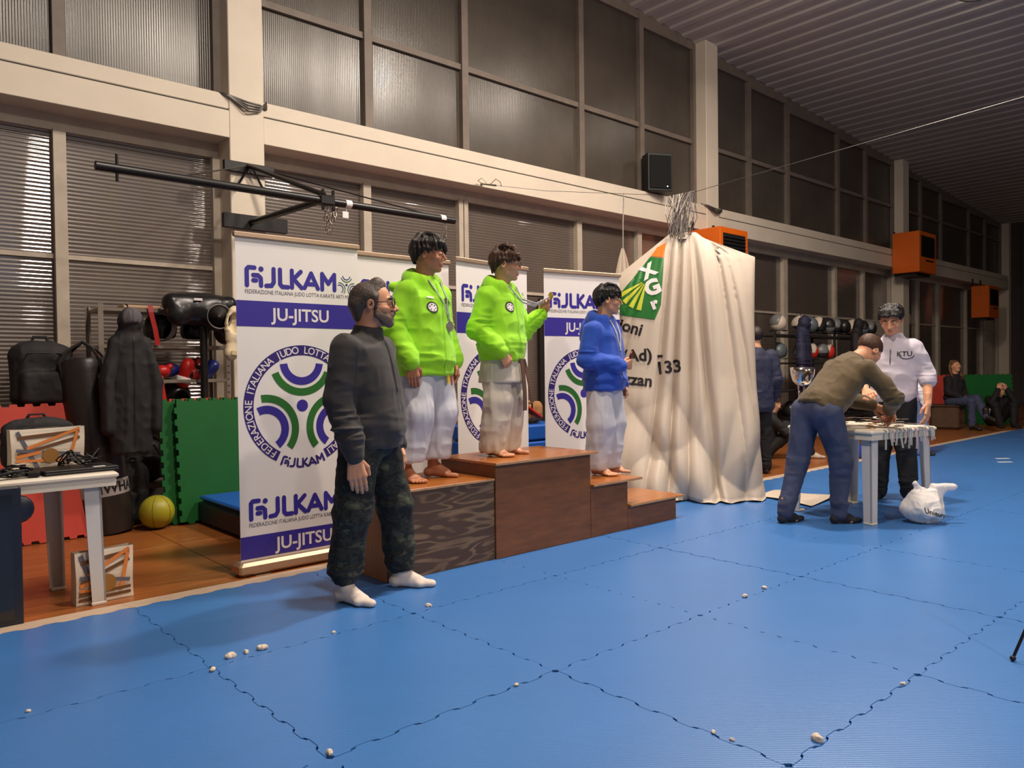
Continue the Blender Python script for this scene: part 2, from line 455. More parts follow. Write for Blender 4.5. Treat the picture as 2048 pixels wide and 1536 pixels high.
def step_box(root, x0, x1, y0, y1, z, front, lip=(0, 0), sidem=None, top_t=.018):
    fm = front
    MB().bx(x0, x1, y0, y0 + .016, .002, z - top_t).build('front_board', fm, root)
    MB().bx(x0, x0 + .016, y0 + .0165, y1, .002, z - top_t).build('side_board', sidem or M_PLY_FRONT, root)
    MB().bx(x1 - .016, x1, y0 + .0165, y1, .002, z - top_t).build('side_board', sidem or M_PLY_FRONT, root)
    MB().bx(x0 + .0165, x1 - .0165, y1 - .016, y1, .002, z - top_t).build('back_board', M_PLY_FRONT, root)
    t = MB().bx(x0 - lip[0], x1 + lip[1], y0 - .03 if lip != (0, 0) else y0 - .004, y1, z - top_t + .0005, z, .002).build('top_board', M_PLY_TOP, root)
    if lip != (0, 0):
        MB().bx(x0 - lip[0], x1 + lip[1], y0 - .0325, y0 - .0305, z - top_t + .002, z - .003).build('edge_banding', M_PLY_EDGE, t)
podL = thing('podium_block', 'low podium block with a dark weathered plywood front', 'podium', (0, 0, 0))
step_box(podL, 1.2, 1.995, .54, 1.11, .52, M_PLY_DARK, (0, 0), M_PLY_SIDE)
MB().bx(1.2, 1.995, .532, .5355, .506, .518).build('edge_banding', M_PLY_EDGE, podL)
podR = thing('stepped_podium', 'tall brown podium with two descending side steps', 'podium', (0, 0, 0))
step_box(podR, 2.0, 2.89, .53, 1.11, .62, M_PLY_FRONT, (.02, .05))
step_box(podR, 2.895, 3.30, .53, 1.08, .385, M_PLY_FRONT, (0, .14))
step_box(podR, 3.305, 3.90, .53, 1.02, .19, M_PLY_FRONT, (0, .07))

# ---------------------------------------------------------------- roll-up banners
M_BANNER = mat('white_banner_vinyl', rgb(242, 236, 234), .42, var=(1.2, .05), bump=(2.2, .05))
M_INK = mat('violet_ink', rgb(56, 44, 150), .45)
M_INK2 = mat('dark_violet_ink', rgb(52, 34, 116), .45)
M_GREENINK = mat('green_ink', rgb(44, 110, 44), .45)
M_WHITEINK = mat('white_ink', rgb(236, 228, 226), .45)
M_GREYINK = mat('grey_ink', rgb(96, 90, 100), .5)
M_ALU = mat('satin_aluminium', rgb(196, 170, 146), .5, metal=.8, var=(6, .1))
def disc_pts(cx, cz, r, n=14, a0=0, a1=2 * PI): return [(cx + r * math.cos(a0 + (a1 - a0) * k / n), cz + r * math.sin(a0 + (a1 - a0) * k / n)) for k in range(n)]
class Flat:
    """Flat print in the banner plane (x across, z up); each layer sits a hair further out."""
    def __init__(s): s.m = MB(); s.k = 0
    def poly(s, pts, y=0.0):
        s.k += 1; yy = -.0012 - y - .00001 * (s.k % 30)
        s.m.add([(p[0], yy, p[1]) for p in pts], [tuple(range(len(pts)))]); return s
    def stroke(s, pts, r, y=0.0):
        for i in range(len(pts) - 1):
            a = Vector(pts[i]); b = Vector(pts[i + 1]); d = (b - a)
            if d.length < 1e-9: continue
            ang = math.atan2(d.y, d.x)
            ps = disc_pts(b.x, b.y, r, 8, ang - PI / 2, ang + PI / 2) + [(b.x + r * math.cos(ang + PI / 2), b.y + r * math.sin(ang + PI / 2))]
            ps += disc_pts(a.x, a.y, r, 8, ang + PI / 2, ang + 3 * PI / 2) + [(a.x + r * math.cos(ang - PI / 2), a.y + r * math.sin(ang - PI / 2))]
            s.poly(ps, y)
        return s
    def ring(s, cx, cz, r0, r1, a0, a1, n=48, y=0.0):
        s.k += 1; vs = []; yy = -.0012 - y - .00001 * (s.k % 30)
        for k in range(n + 1):
            a = a0 + (a1 - a0) * k / n
            vs += [(cx + r0 * math.cos(a), yy, cz + r0 * math.sin(a)), (cx + r1 * math.cos(a), yy, cz + r1 * math.sin(a))]
        s.m.add(vs, [(2 * k, 2 * k + 1, 2 * k + 3, 2 * k + 2) for k in range(n)]); return s
    def text(s, t, x, z, size, bold=0, sx=1.0, align='LEFT', rot=0.0, y=0.0):
        vs, fs = text_mesh(t, size, bold, align); c, n = math.cos(rot), math.sin(rot); yy = -.0012 - y
        s.m.add([(x + (v.x * sx) * c - v.y * n, yy, z + (v.x * sx) * n + v.y * c) for v in vs], fs); return s
    def logotype(s, x, z, w, rot_about=None):
        """Rounded wordmark F i J L K A M, width w, baseline z; rot_about=(cx,cz,R,a_mid) bends it on a circle."""
        k = w / 6.7; R = .148 * k
        L = [[(.16, .16), (.16, 1.20), (.28, 1.33), (.68, 1.33)], [(.60, .84), (.92, .84), (1.10, .68), (1.12, .18)], [(.60, .50), (.78, .50)],
             [(2.0, 1.33), (2.0, .45), (1.85, .22), (1.48, .19)], [(2.45, 1.33), (2.45, .36), (2.6, .19), (3.02, .19)],
             [(3.3, 1.33), (3.3, .19)], [(3.95, 1.3), (3.42, .78), (4.0, .2)],
             [(4.22, .22), (4.72, 1.25), (5.22, .22)], [(4.5, .50), (4.95, .50)], [(5.55, .2), (5.55, 1.28), (6.02, .62), (6.5, 1.28), (6.5, .2)]]
        def T(p):
            X, Z = x + p[0] * k, z + p[1] * k
            if rot_about:
                cx, cz, RR, am = rot_about; a = am + (p[0] * k - w / 2) / RR; rr = RR - p[1] * k
                return (cx + rr * math.cos(a), cz + rr * math.sin(a))
            return (X, Z)
        for l in L: s.stroke([T(p) for p in l], R)
        d = T((1.13, 1.27)); s.poly(disc_pts(d[0], d[1], R * 1.2, 14))
        return s
def emblem_arcs(blue, green, cx, cz, R, thick=1.0):
    for k in range(3):
        am = PI / 2 + k * 2 * PI / 3; ex, ez = cx + .726 * R * math.cos(am), cz + .726 * R * math.sin(am)
        rb = .32 * R; tb = .065 * R * thick; rg = .50 * R; tg = .062 * R * thick
        blue.ring(ex, ez, rb - tb, rb + tb, am + PI - 1.47, am + PI + 1.47, 26)
        green.ring(ex, ez, rg - tg, rg + tg, am + PI - 1.20, am + PI + 1.20, 30)
    blue.poly(disc_pts(cx, cz, .10 * R, 18))
def banner(loc, rz, label, detail=True):
    """Roll-up banner, 0.85 m wide, hung between base housing and top rail; origin at the left foot of the fabric."""
    r = thing('roll_up_banner', label, 'banner', loc, rz, 'sports federation banners behind the podium')
    W, H0, H1 = .85, .075, 2.10
    ph = random.uniform(0, 6)
    def sheet(u, v):
        return (u * W, .006 * math.sin(u * 5 + ph) * math.sin(v * PI) * .0, H0 + v * (H1 - H0))
    MB().bx(0, W, 0, .0012, H0, H1).build('fabric', M_BANNER, r)
    MB().bx(-.012, W + .012, -.016, .012, H1 - .004, H1 + .03, .006).build('top_rail', M_ALU, r)
    base = MB().bx(-.035, W + .035, -.07, .07, .012, .095, .02).build('base_housing', M_ALU, r)
    for fx in (.06, W - .16): MB().bx(fx, fx + .1, -.085, .085, 0, .012).build('foot', M_ALU, base)
    MB().tube([(W / 2, .03, .09), (W / 2, .02, 2.1)], .009, 8).build('pole', M_ALU, r)
    dk = Flat()
    for z0, zt, zb in ((1.79, 1.755, (1.55, 1.71)), (.335, .300, (.105, .245))):
        f = Flat(); f.logotype(.055, z0, .635); f.m.build('wordmark', M_INK, r)
        f, g = Flat(), Flat(); emblem_arcs(f, g, .762, z0 + .06, .085, .55); f.m.build('small_emblem', M_INK, r); g.m.build('small_emblem', M_GREENINK, r)
        f = Flat(); f.text('FEDERAZIONE ITALIANA JUDO LOTTA KARATE ARTI MARZIALI', .055, zt, .036, 0, .80); f.m.build('grey_lettering', M_GREYINK, r)
        f = Flat(); f.poly([(0.0005, zb[0]), (W - .0005, zb[0]), (W - .0005, zb[1]), (.0005, zb[1])]); bd = f.m.build('blue_band', M_INK, r)
        f = Flat(); f.text('JU-JITSU', .43, (zb[0] + zb[1]) / 2 - .038, .112, .0022, 1.0, 'CENTER', y=.0006); f.m.build('white_lettering', M_WHITEINK, bd)
    cx, cz, R = .425, 1.045, .392
    a0 = math.radians(-118); a1 = math.radians(-64) - 2 * PI
    dk.ring(cx, cz, .835 * R, R, a0, a1, 110)
    s = 'FEDERAZIONE  ITALIANA  JUDO  LOTTA  KARATE  ARTI  MARZIALI'
    wd = {'I': .45, ' ': .42, 'J': .75, 'L': .8, 'M': 1.2, 'O': 1.15, 'D': 1.05, 'N': 1.08, 'K': .98}
    ws = [wd.get(c, .93) for c in s]; tot = sum(ws); acc = 0
    word = Flat(); words = []
    for c, w in zip(s, ws):
        a = a0 - .05 + (a1 - a0 + .10) * (acc + w / 2) / tot; acc += w
        if c == ' ':
            if word.m.v: words.append(word); word = Flat()
            continue
        rr = .862 * R
        word.text(c, cx + rr * math.cos(a), cz + rr * math.sin(a), .066, .0006, .95, 'CENTER', a - PI / 2, y=.0006)
    # wordmark bent along the lower gap of the ring
    wm = Flat(); wm.logotype(0, 0, .300)
    for i, v in enumerate(wm.m.v):
        a = -PI / 2 + (v[0] - .15) / (.93 * R); rr = 1.035 * R - v[2]
        wm.m.v[i] = (cx + rr * math.cos(a), v[1], cz + rr * math.sin(a))
    for k in range(3):
        am = PI / 2 + k * 2 * PI / 3; ex, ez = cx + .726 * R * math.cos(am), cz + .726 * R * math.sin(am)
        f = Flat(); f.ring(ex, ez, .255 * R, .385 * R, am + PI - 1.47, am + PI + 1.47, 30); f.m.build('emblem_arc', M_INK, r)
        f = Flat(); f.ring(ex, ez, .438 * R, .562 * R, am + PI - 1.20, am + PI + 1.20, 34); f.m.build('emblem_arc', M_GREENINK, r)
    f = Flat(); f.poly(disc_pts(cx, cz, .10 * R, 24)); f.m.build('emblem_dot', M_INK, r)
    rp = dk.m.build('emblem_ring', M_INK2, r); wm.m.build('wordmark', M_INK2, r); words.append(word)
    for wd_ in words: wd_.m.build('lettering', M_WHITEINK, rp)
    return r
b1 = banner((.715, 1.45, -.05), 0, 'white federation banner standing closest to the green mats, behind the bearded man')
def place_banner(L, Rr, label):
    o = dup(b1); o.location = (L[0], L[1], -.05); o.rotation_euler = (0, 0, math.atan2(Rr[1] - L[1], Rr[0] - L[0])); o['label'] = label
    return o
place_banner((1.66, 1.67), (2.51, 1.67), 'white federation banner directly behind the boy on the low dark podium block')
place_banner((2.43, 1.47), (3.24, 1.58), 'white federation banner behind the boy on the top step of the podium')
place_banner((3.44, 1.55), (4.27, 1.42), 'white federation banner behind the boy in the blue hoodie, beside the tarpaulin')
# ---------------------------------------------------------------- heaters, loudspeaker, bracket, wire
M_ORANGE = mat('orange_enamel', rgb(236, 108, 20), .4, var=(2, .08))
M_BLACKP = mat('black_plastic', rgb(18, 17, 19), .5, var=(20, .2))
M_CHAIN = mat('chain_steel', rgb(170, 160, 150), .3, metal=.9)
M_ROPE = mat('grey_rope', rgb(176, 166, 156), .8, var=(60, .3))
def heater(loc, size, label):
    r = thing('heater', label, 'heater', loc, 0, 'orange wall heaters'); sx, sy, sz = size
    MB().bx(0, sx, 0, sy, 0, sz, .01).build('casing', M_ORANGE, r)
    MB().bx(.10 * sx, .90 * sx, -.004, .02, .38 * sz, .90 * sz).build('grille_opening', M_DARK, r)
    for k in range(8):
        MB().box((.5 * sx, -.012, (.42 + .06 * k) * sz), (.78 * sx, .03, .012), (.5, 0, 0)).build('louvre', M_DARK, r)
    MB().bx(.38 * sx, .85 * sx, -.003, .01, .28 * sz, .32 * sz).build('name_plate', M_DARK, r)
    MB().bx(.1, sx - .1, .1, sy, -.06, -.001).build('bracket', M_BLACKMETAL, r)
    for hx in (.1, sx - .1): MB().bx(hx - .02, hx + .02, sy - .02, 4.204 - loc[1], sz * .5, max(sz + .05, 3.60 - loc[2])).build('hanger_strap', M_BLACKMETAL, r)
    return r
heater((9.30, 3.60, 2.50), (.80, .59, .93), 'orange heater half hidden behind the hanging tarpaulin')
heater((17.3, 3.60, 3.33), (1.0, .59, .93), 'orange heater high on the pillar above the helmet shelves')
heater((22.6, 3.75, 2.50), (.85, .44, .88), 'orange heater in the dark corner near the far end')

spk = thing('loudspeaker', 'black loudspeaker cabinet standing on the cream beam', 'loudspeaker', (8.45, 4.17, 3.925), math.radians(-28))
MB().prism([(-.20, -.13), (.20, -.13), (.20, .10), (.10, .20), (-.10, .20), (-.20, .10)], .58).build('cabinet', M_BLACKP, spk, bevel=.01)
MB().bx(-.175, .175, -.145, -.131, .04, .54, .005).build('front_grille', mat('speaker_mesh', rgb(12, 12, 14), .7, spec=.2), spk)
MB().ball((.11, -.148, .07), .008).build('indicator_light', mat('white_led', (1, 1, 1), emit=((1, .95, .9), 6)), spk)

br = thing('wall_bracket', 'black steel bracket frame with long hanging bar on the pillar', 'bracket', (1.965, 4.2, 0))
MB().bx(-.27, .38, -.06, -.002, 2.62, 2.76, .004).build('mounting_plate', M_BLACKMETAL, br)
MB().bx(-.25, .25, -.05, -.002, 3.17, 3.27, .004).build('mounting_plate', M_BLACKMETAL, br)
MB().tube([(-1.645, -1.2, 2.735), (1.63, -1.2, 2.725)], .034, 14).build('hanging_bar', M_BLACKMETAL, br, smooth=True, angle=.8)
MB().tube([(-.02, -.06, 3.24), (.20, -1.17, 2.79)], .024, 10).build('upper_strut', M_BLACKMETAL, br, smooth=True, angle=.8)
MB().tube([(.0, -.07, 2.69), (.18, -1.17, 2.74)], .03, 10).build('lower_strut', M_BLACKMETAL, br, smooth=True, angle=.8)
MB().tube([(-.02, -.05, 3.22), (-.14, -.03, 3.0)], .012, 6).tube([(.03, -.05, 3.22), (.16, -.03, 3.0)], .012, 6).build('brace', M_BLACKMETAL, br)
MB().tube([(-.04, -.08, 3.23), (-1.0, -1.17, 2.77)], .007, 6).build('stay_rod', M_BLACKMETAL, br)
MB().tube([(.02, -.08, 3.23), (1.27, -1.17, 2.765)], .007, 6).build('stay_rod', M_BLACKMETAL, br)
cl = MB().bx(.13, .27, -1.245, -1.15, 2.69, 2.775, .01).build('clamp', M_BLACKMETAL, br)
for dx in (.15, .25):
    for dz in (2.66, 2.80): MB().tube([(dx, -1.24, dz - .02), (dx, -1.24, dz + .02)], .014, 6).build('bolt', M_BLACKMETAL, cl)
MB().tube([(-1.5, -1.2, 2.64), (-1.5, -1.2, 2.84)], .012, 8).build('hook_pin', M_BLACKMETAL, br)
for dx in (.42, 1.48): MB().tube([(dx - .03, -1.2, 2.731), (dx + .03, -1.2, 2.731)], .0365, 14).build('tape_band', M_WHITEINK, br)
MB().bx(.36, .42, -1.21, -1.205, 2.60, 2.66, .002).tube([(.40, -1.2, 2.66), (.41, -1.2, 2.70)], .003, 5).build('white_tag', M_WHITEINK, br)
def link_mesh(L=.05, W=.028, r=.0045):
    pts = []
    for k in range(14):
        a = 2 * PI * k / 14; pts.append((W / 2 * math.cos(a), 0, (L / 2 - W / 2) * (1 if math.sin(a) > 0 else -1) + W / 2 * math.sin(a)))
    return MB().tube(pts, r, 6, closed=True)
def chain(name, label, top, n, group, strands=1, seed=1):
    random.seed(seed); r = thing(name, label, 'chain', top, 0, group); first = None
    for s in range(strands):
        ox = (s - (strands - 1) / 2) * .03
        for k in range(n if s < 2 else n - 3):
            o = link_mesh().build('link', M_CHAIN, r, smooth=True) if first is None else dup(first, r)
            first = first or o
            o.location = (ox + random.uniform(-.004, .004) * strands, random.uniform(-.01, .01) * (strands > 1), -.03 - k * .04)
            o.rotation_euler = (random.uniform(-.15, .15) * strands, 0, (PI / 2 if k % 2 else 0) + random.uniform(-.3, .3) * strands)
    return r
chain('chain', 'bunched steel chain hanging from the middle of the black bar', (2.21, 3.0, 2.69), 6, 'chains on the black bar', 4, 3)
chain('chain', 'single steel chain hanging at the end of the black bar above a boy', (3.48, 3.0, 2.69), 9, 'chains on the black bar', 1, 4)

# wire across the hall, net bundle and tarpaulin
wire = tag(MB().tube([(4.954, 4.19, 3.53), (4.90, 3.0, 3.22), (4.90, 1.18, 2.84), (4.70, -1.66, 2.95), (4.6, -6, 3.2), (4.6, -12.9, 3.5)], .0026, 6).build('wire_rope', M_STEEL),
           'thin steel wire stretched across the hall carrying the tarpaulin', 'wire')
hk = thing('wall_hook', 'small wall hook and turnbuckle holding the wire on the beam', 'hook', (4.954, 4.2, 3.53))
MB().ball((0, -.005, 0), .018).build('eye_plate', M_CHAIN, hk)
MB().tube([(0, -.02, 0), (.02, -.10, -.02), (.05, -.22, -.05)], .012, 6).tube([(.05, -.1, -.02), (.1, -.16, .05), (.12, -.22, .0), (.10, -.26, -.06)], .005, 6).build('turnbuckle', M_CHAIN, hk)
MB().tube([(-.02, -.03, 0), (-.10, -.05, .02), (-.06, -.08, .05), (.0, -.1, .0)], .005, 6).build('loose_wire_end', M_CHAIN, hk)

M_TARP = mat('cream_tarpaulin', rgb(210, 194, 176), .45, spec=.45, var=(1.6, .07), bump=(3, .06))
M_TARPIN = mat('green_tarp_print', rgb(38, 116, 48), .4, var=(2, .1))
M_TYEL = mat('yellow_tarp_print', rgb(206, 208, 62), .4)
M_TORG = mat('orange_tarp_print', rgb(232, 120, 36), .4)
M_TBLK = mat('black_tarp_print', rgb(32, 26, 28), .45)
TC = (4.95, 1.20)
TW, TV_ = Vector((.586, -.81, 0)), Vector((-.81, -.586, 0))     # across the bundle, and out of its printed face
TOPX = [-.80, -.68, -.10, .13, .20, .70, .85]; TOPZ = [1.95, 2.06, 2.50, 2.49, 2.43, 2.22, 2.12]
def tarp_xyz(a, t):
    rx = .665 + .085 * (1 - t) ** 2.5 - .02 * math.sin(t * PI)
    front = math.sin(a) < 0
    ry = ((.22 + .27 * (1 - t) ** 2.6) if front else .24) * (1 - .93 * t ** 7) + .004
    c, sn = math.cos(a), math.sin(a); rr = (abs(c / rx) ** 4 + abs(sn / ry) ** 4) ** -.25
    X, D = rr * c, -rr * sn
    q = (X - .06 * t) / (.42 + .58 * (1 - t) ** .8)
    f = math.cos(2 * PI * q / .62 + 1.3 * math.sin(2 * PI * q / .83 + 1)); f2 = math.cos(2 * PI * q / .21 + 1.6 * math.sin(5 * q))
    calm = 1 - .75 * (1 - smoothstep(-.36, -.16, X)) * smoothstep(.35, .55, t) - .55 * smoothstep(.30, .45, X)
    fold = (.10 * (abs(f) ** .75 - .6) + .006 * (abs(f2) - .5)) * calm * (1 - .80 * t ** 5)
    # one deep crease running down from the gather
    fold -= .10 * math.exp(-((X - (.10 + .20 * (1 - t))) / .035) ** 2) * (1 - t ** 6)
    cr = 0
    if t < .48:
        k = (1 - t / .48) ** 1.1
        cr = .12 * k * (abs(math.sin(7 * t + 3.6 * X + 1.2 * math.sin(4 * X + 3 * t))) - .55) + .05 * k * (abs(math.sin(11 * t - 6.3 * X + 1.2 * math.sin(5 * X + 5 * t))) - .5)
    g = (fold + cr) * (1 if front else .5)
    D += g * (1 if D > 0 else -1); X += .5 * cr * c
    zt = float(np.interp(X, TOPX, TOPZ)); h = zt * t
    if t < .02: h = .003 + .012 * abs(math.sin(23 * X))
    P = Vector((TC[0], TC[1], 0)) + TW * X + TV_ * D; P.z = h + .004
    return P
def tarp_point(u, v): return tarp_xyz(2 * PI * u, v)
tarp = MB().grid(lambda u, v: tarp_point(u, v), 420, 150, True).build('tarpaulin', M_TARP, None, smooth=True)
tag(tarp, 'large cream tarpaulin hanging gathered in folds from the wire', 'tarpaulin')
def tarp_print(shape, name, m, du=.0, off=.006):
    """Prints flat (s,t) shapes on the tarpaulin surface: s in metres round the bundle, t in metres up."""
    vs, fs = shape; b = bmesh.new()
    bv = [b.verts.new((p[0], p[1], 0)) for p in vs]
    for f in fs:
        try: b.faces.new([bv[i] for i in f])
        except ValueError: pass
    bmesh.ops.triangulate(b, faces=b.faces[:])
    for it in range(5):
        es = [e for e in b.edges if e.calc_length() > .022]
        if not es: break
        bmesh.ops.subdivide_edges(b, edges=es, cuts=1, use_grid_fill=False); bmesh.ops.triangulate(b, faces=b.faces[:])
    C = Vector((TC[0], TC[1], 0))
    for v in b.verts:
        sx, z = v.co.x, v.co.y; t = z / float(np.interp(sx, TOPX, TOPZ)); t = min(max(t, .02), .985)
        lo, hi = PI, 2 * PI
        for it in range(22):
            md_ = (lo + hi) / 2
            if (tarp_xyz(md_, t) - Vector((TC[0], TC[1], 0))).dot(TW) < sx: lo = md_
            else: hi = md_
        v.co = tarp_xyz((lo + hi) / 2, t) + TV_ * off
    me = bpy.data.meshes.new(name); b.to_mesh(me); b.free(); me.materials.append(m)
    me.polygons.foreach_set('use_smooth', [True] * len(me.polygons))
    o = bpy.data.objects.new(name, me); COL.objects.link(o); o.parent = tarp
    return o
def tx(s, x, y, size, rot=0, bold=.004):
    vs, fs = text_mesh(s, size, bold); c, n = math.cos(rot), math.sin(rot)
    return [(x + v.x * c - v.y * n, y + v.x * n + v.y * c) for v in vs], fs
TU = 0
tarp_print(([(-.665, 1.73), (-.26, 1.66), (-.20, 1.80), (-.17, 2.24), (-.30, 2.27), (-.47, 2.06), (-.66, 1.84)], [(0, 1, 2, 3, 4, 5, 6)]), 'green_print', M_TARPIN, TU, .005)
tarp_print(([(-.17, 2.25), (-.295, 2.275), (-.235, 2.36), (-.15, 2.40)], [(0, 1, 2, 3)]), 'orange_print', M_TORG, TU, .005)
for k in range(4):
    a = PI + .42 + k * .27; a2 = a + .16; c0 = (-.33, 2.045)
    tarp_print(([(c0[0] + r * math.cos(b), c0[1] + r * math.sin(b)) for r, b in ((.05, a), (.30, a), (.30, a2), (.05, a2))], [(0, 1, 2, 3)]), 'yellow_ray', M_TYEL, TU, .009)
tarp_print(tx('X', -.345, 2.05, .17, .5, .010), 'white_letter', M_WHITEINK, TU, .009)
tarp_print(tx('G', -.325, 1.88, .20, .35, .010), 'white_letter', M_WHITEINK, TU, .009)
tarp_print(tx('r', -.275, 1.76, .14, .35, .010), 'white_letter', M_WHITEINK, TU, .009)
tarp_print(tx('sioni', -.665, 1.60, .155, -.30), 'black_lettering', M_TBLK, TU, .007)
tarp_print(tx('A(Ad) -', -.665, 1.27, .155, .03), 'black_lettering', M_TBLK, TU, .007)
tarp_print(tx('ezzan', -.62, 1.07, .150, -.10), 'black_lettering', M_TBLK, TU, .007)
tarp_print(tx('133', -.25, 1.15, .160, .10), 'black_lettering', M_TBLK, TU, .007)
for k in range(6):
    xx = -.14 + .055 * k; a = 1.5 * PI
    MB().lathe([(.012, 0), (.016, .003), (.016, .006), (.012, .009)], 12, tarp_xyz(1.5 * PI + math.atan(xx * 8) * .5, .97) + TV_ * .014, TV_.to_track_quat('Z', 'Y').to_matrix()).build('eyelet', M_CHAIN, tarp, smooth=True)
# flat corner lying on the mat
def flap(u, v):
    x = 5.28 + .36 * u - .18 * v; y = .60 - .60 * v - .05 * u + .12 * u * v
    return (x + .25 * v * u, y, .012 + .02 * math.sin(u * 3) * (1 - v) + .012 * math.sin(3 * v + u * 2) ** 2)
MB().grid(flap, 10, 12).build('floor_flap', M_TARP, tarp, smooth=True)
# second layer peak behind on the near side
def peak(u, v):
    a = (u - .5); w = .26 * (1 - v) ** .8 + .012
    x = 4.86 + .58 * a * w * 2; y = 1.86 - .81 * a * w * 2
    fold = .025 * math.cos(u * 17) * (1 - v)
    return (x + fold * .7, y + fold * .6, .9 + 1.53 * v)
MB().grid(peak, 40, 16).build('back_layer', M_TARP, tarp, smooth=True)
MB().tube([(4.865, 1.86, 2.42), (4.88, 1.87, 2.7), (4.91, 1.88, 2.985)], .006, 6).build('hanging_cord', M_ROPE, tarp)
# net bundle
random.seed(5)
net = MB()
for k in range(70):
    a = random.uniform(0, 2 * PI); r0 = random.uniform(.0, .12); r1 = random.uniform(0, .09)
    p0 = Vector((TC[0] - .02 + r0 * math.cos(a), TC[1] + .02 + r0 * math.sin(a), 2.44 + random.uniform(-.05, .06)))
    yt = 1.18 + random.uniform(-.16, .16); p2 = Vector((4.895, yt, 2.84 + .02))
    b2 = a + random.uniform(-1, 1)
    p1 = p0.lerp(p2, .5) + Vector((r1 * math.cos(b2), r1 * math.sin(b2), random.uniform(-.04, .04)))
    net.tube([p0, p0.lerp(p1, .5) + Vector((random.uniform(-.02, .02), random.uniform(-.02, .02), 0)), p1, p1.lerp(p2, .5) + Vector((random.uniform(-.015, .015), random.uniform(-.015, .015), 0)), p2], .0045, 4, cap=False)
netobj = net.build('bunched_net', M_ROPE); tag(netobj, 'bunched grey rope net tied between the wire and tarpaulin', 'net')
# cable bundles on the pillars
def cable_bundle(x0, x1, z, label):
    r = thing('cable_bundle', label, 'cable', (x0, 4.19, z)); w = x1 - x0
    for k in range(4):
        sag = .03 + .03 * k
        MB().tube([(-.10, .04, .02), (0, -.01, -.005 * k), (w * .5, -.02 - .006 * k, -sag), (w * .85, -.015, -sag * .7 - .01), (w + .02, .0, -.05 + .02 * k), (w + .05, .05, -.04)], .010, 6).build('cable', M_STEEL, r, smooth=True)
    return r
cable_bundle(1.79, 2.14, 3.90, 'loose cables strapped across the pillar beside the steel bracket')
cable_bundle(9.82, 10.25, 3.92, 'loose cables strapped across the pillar behind the tarpaulin')
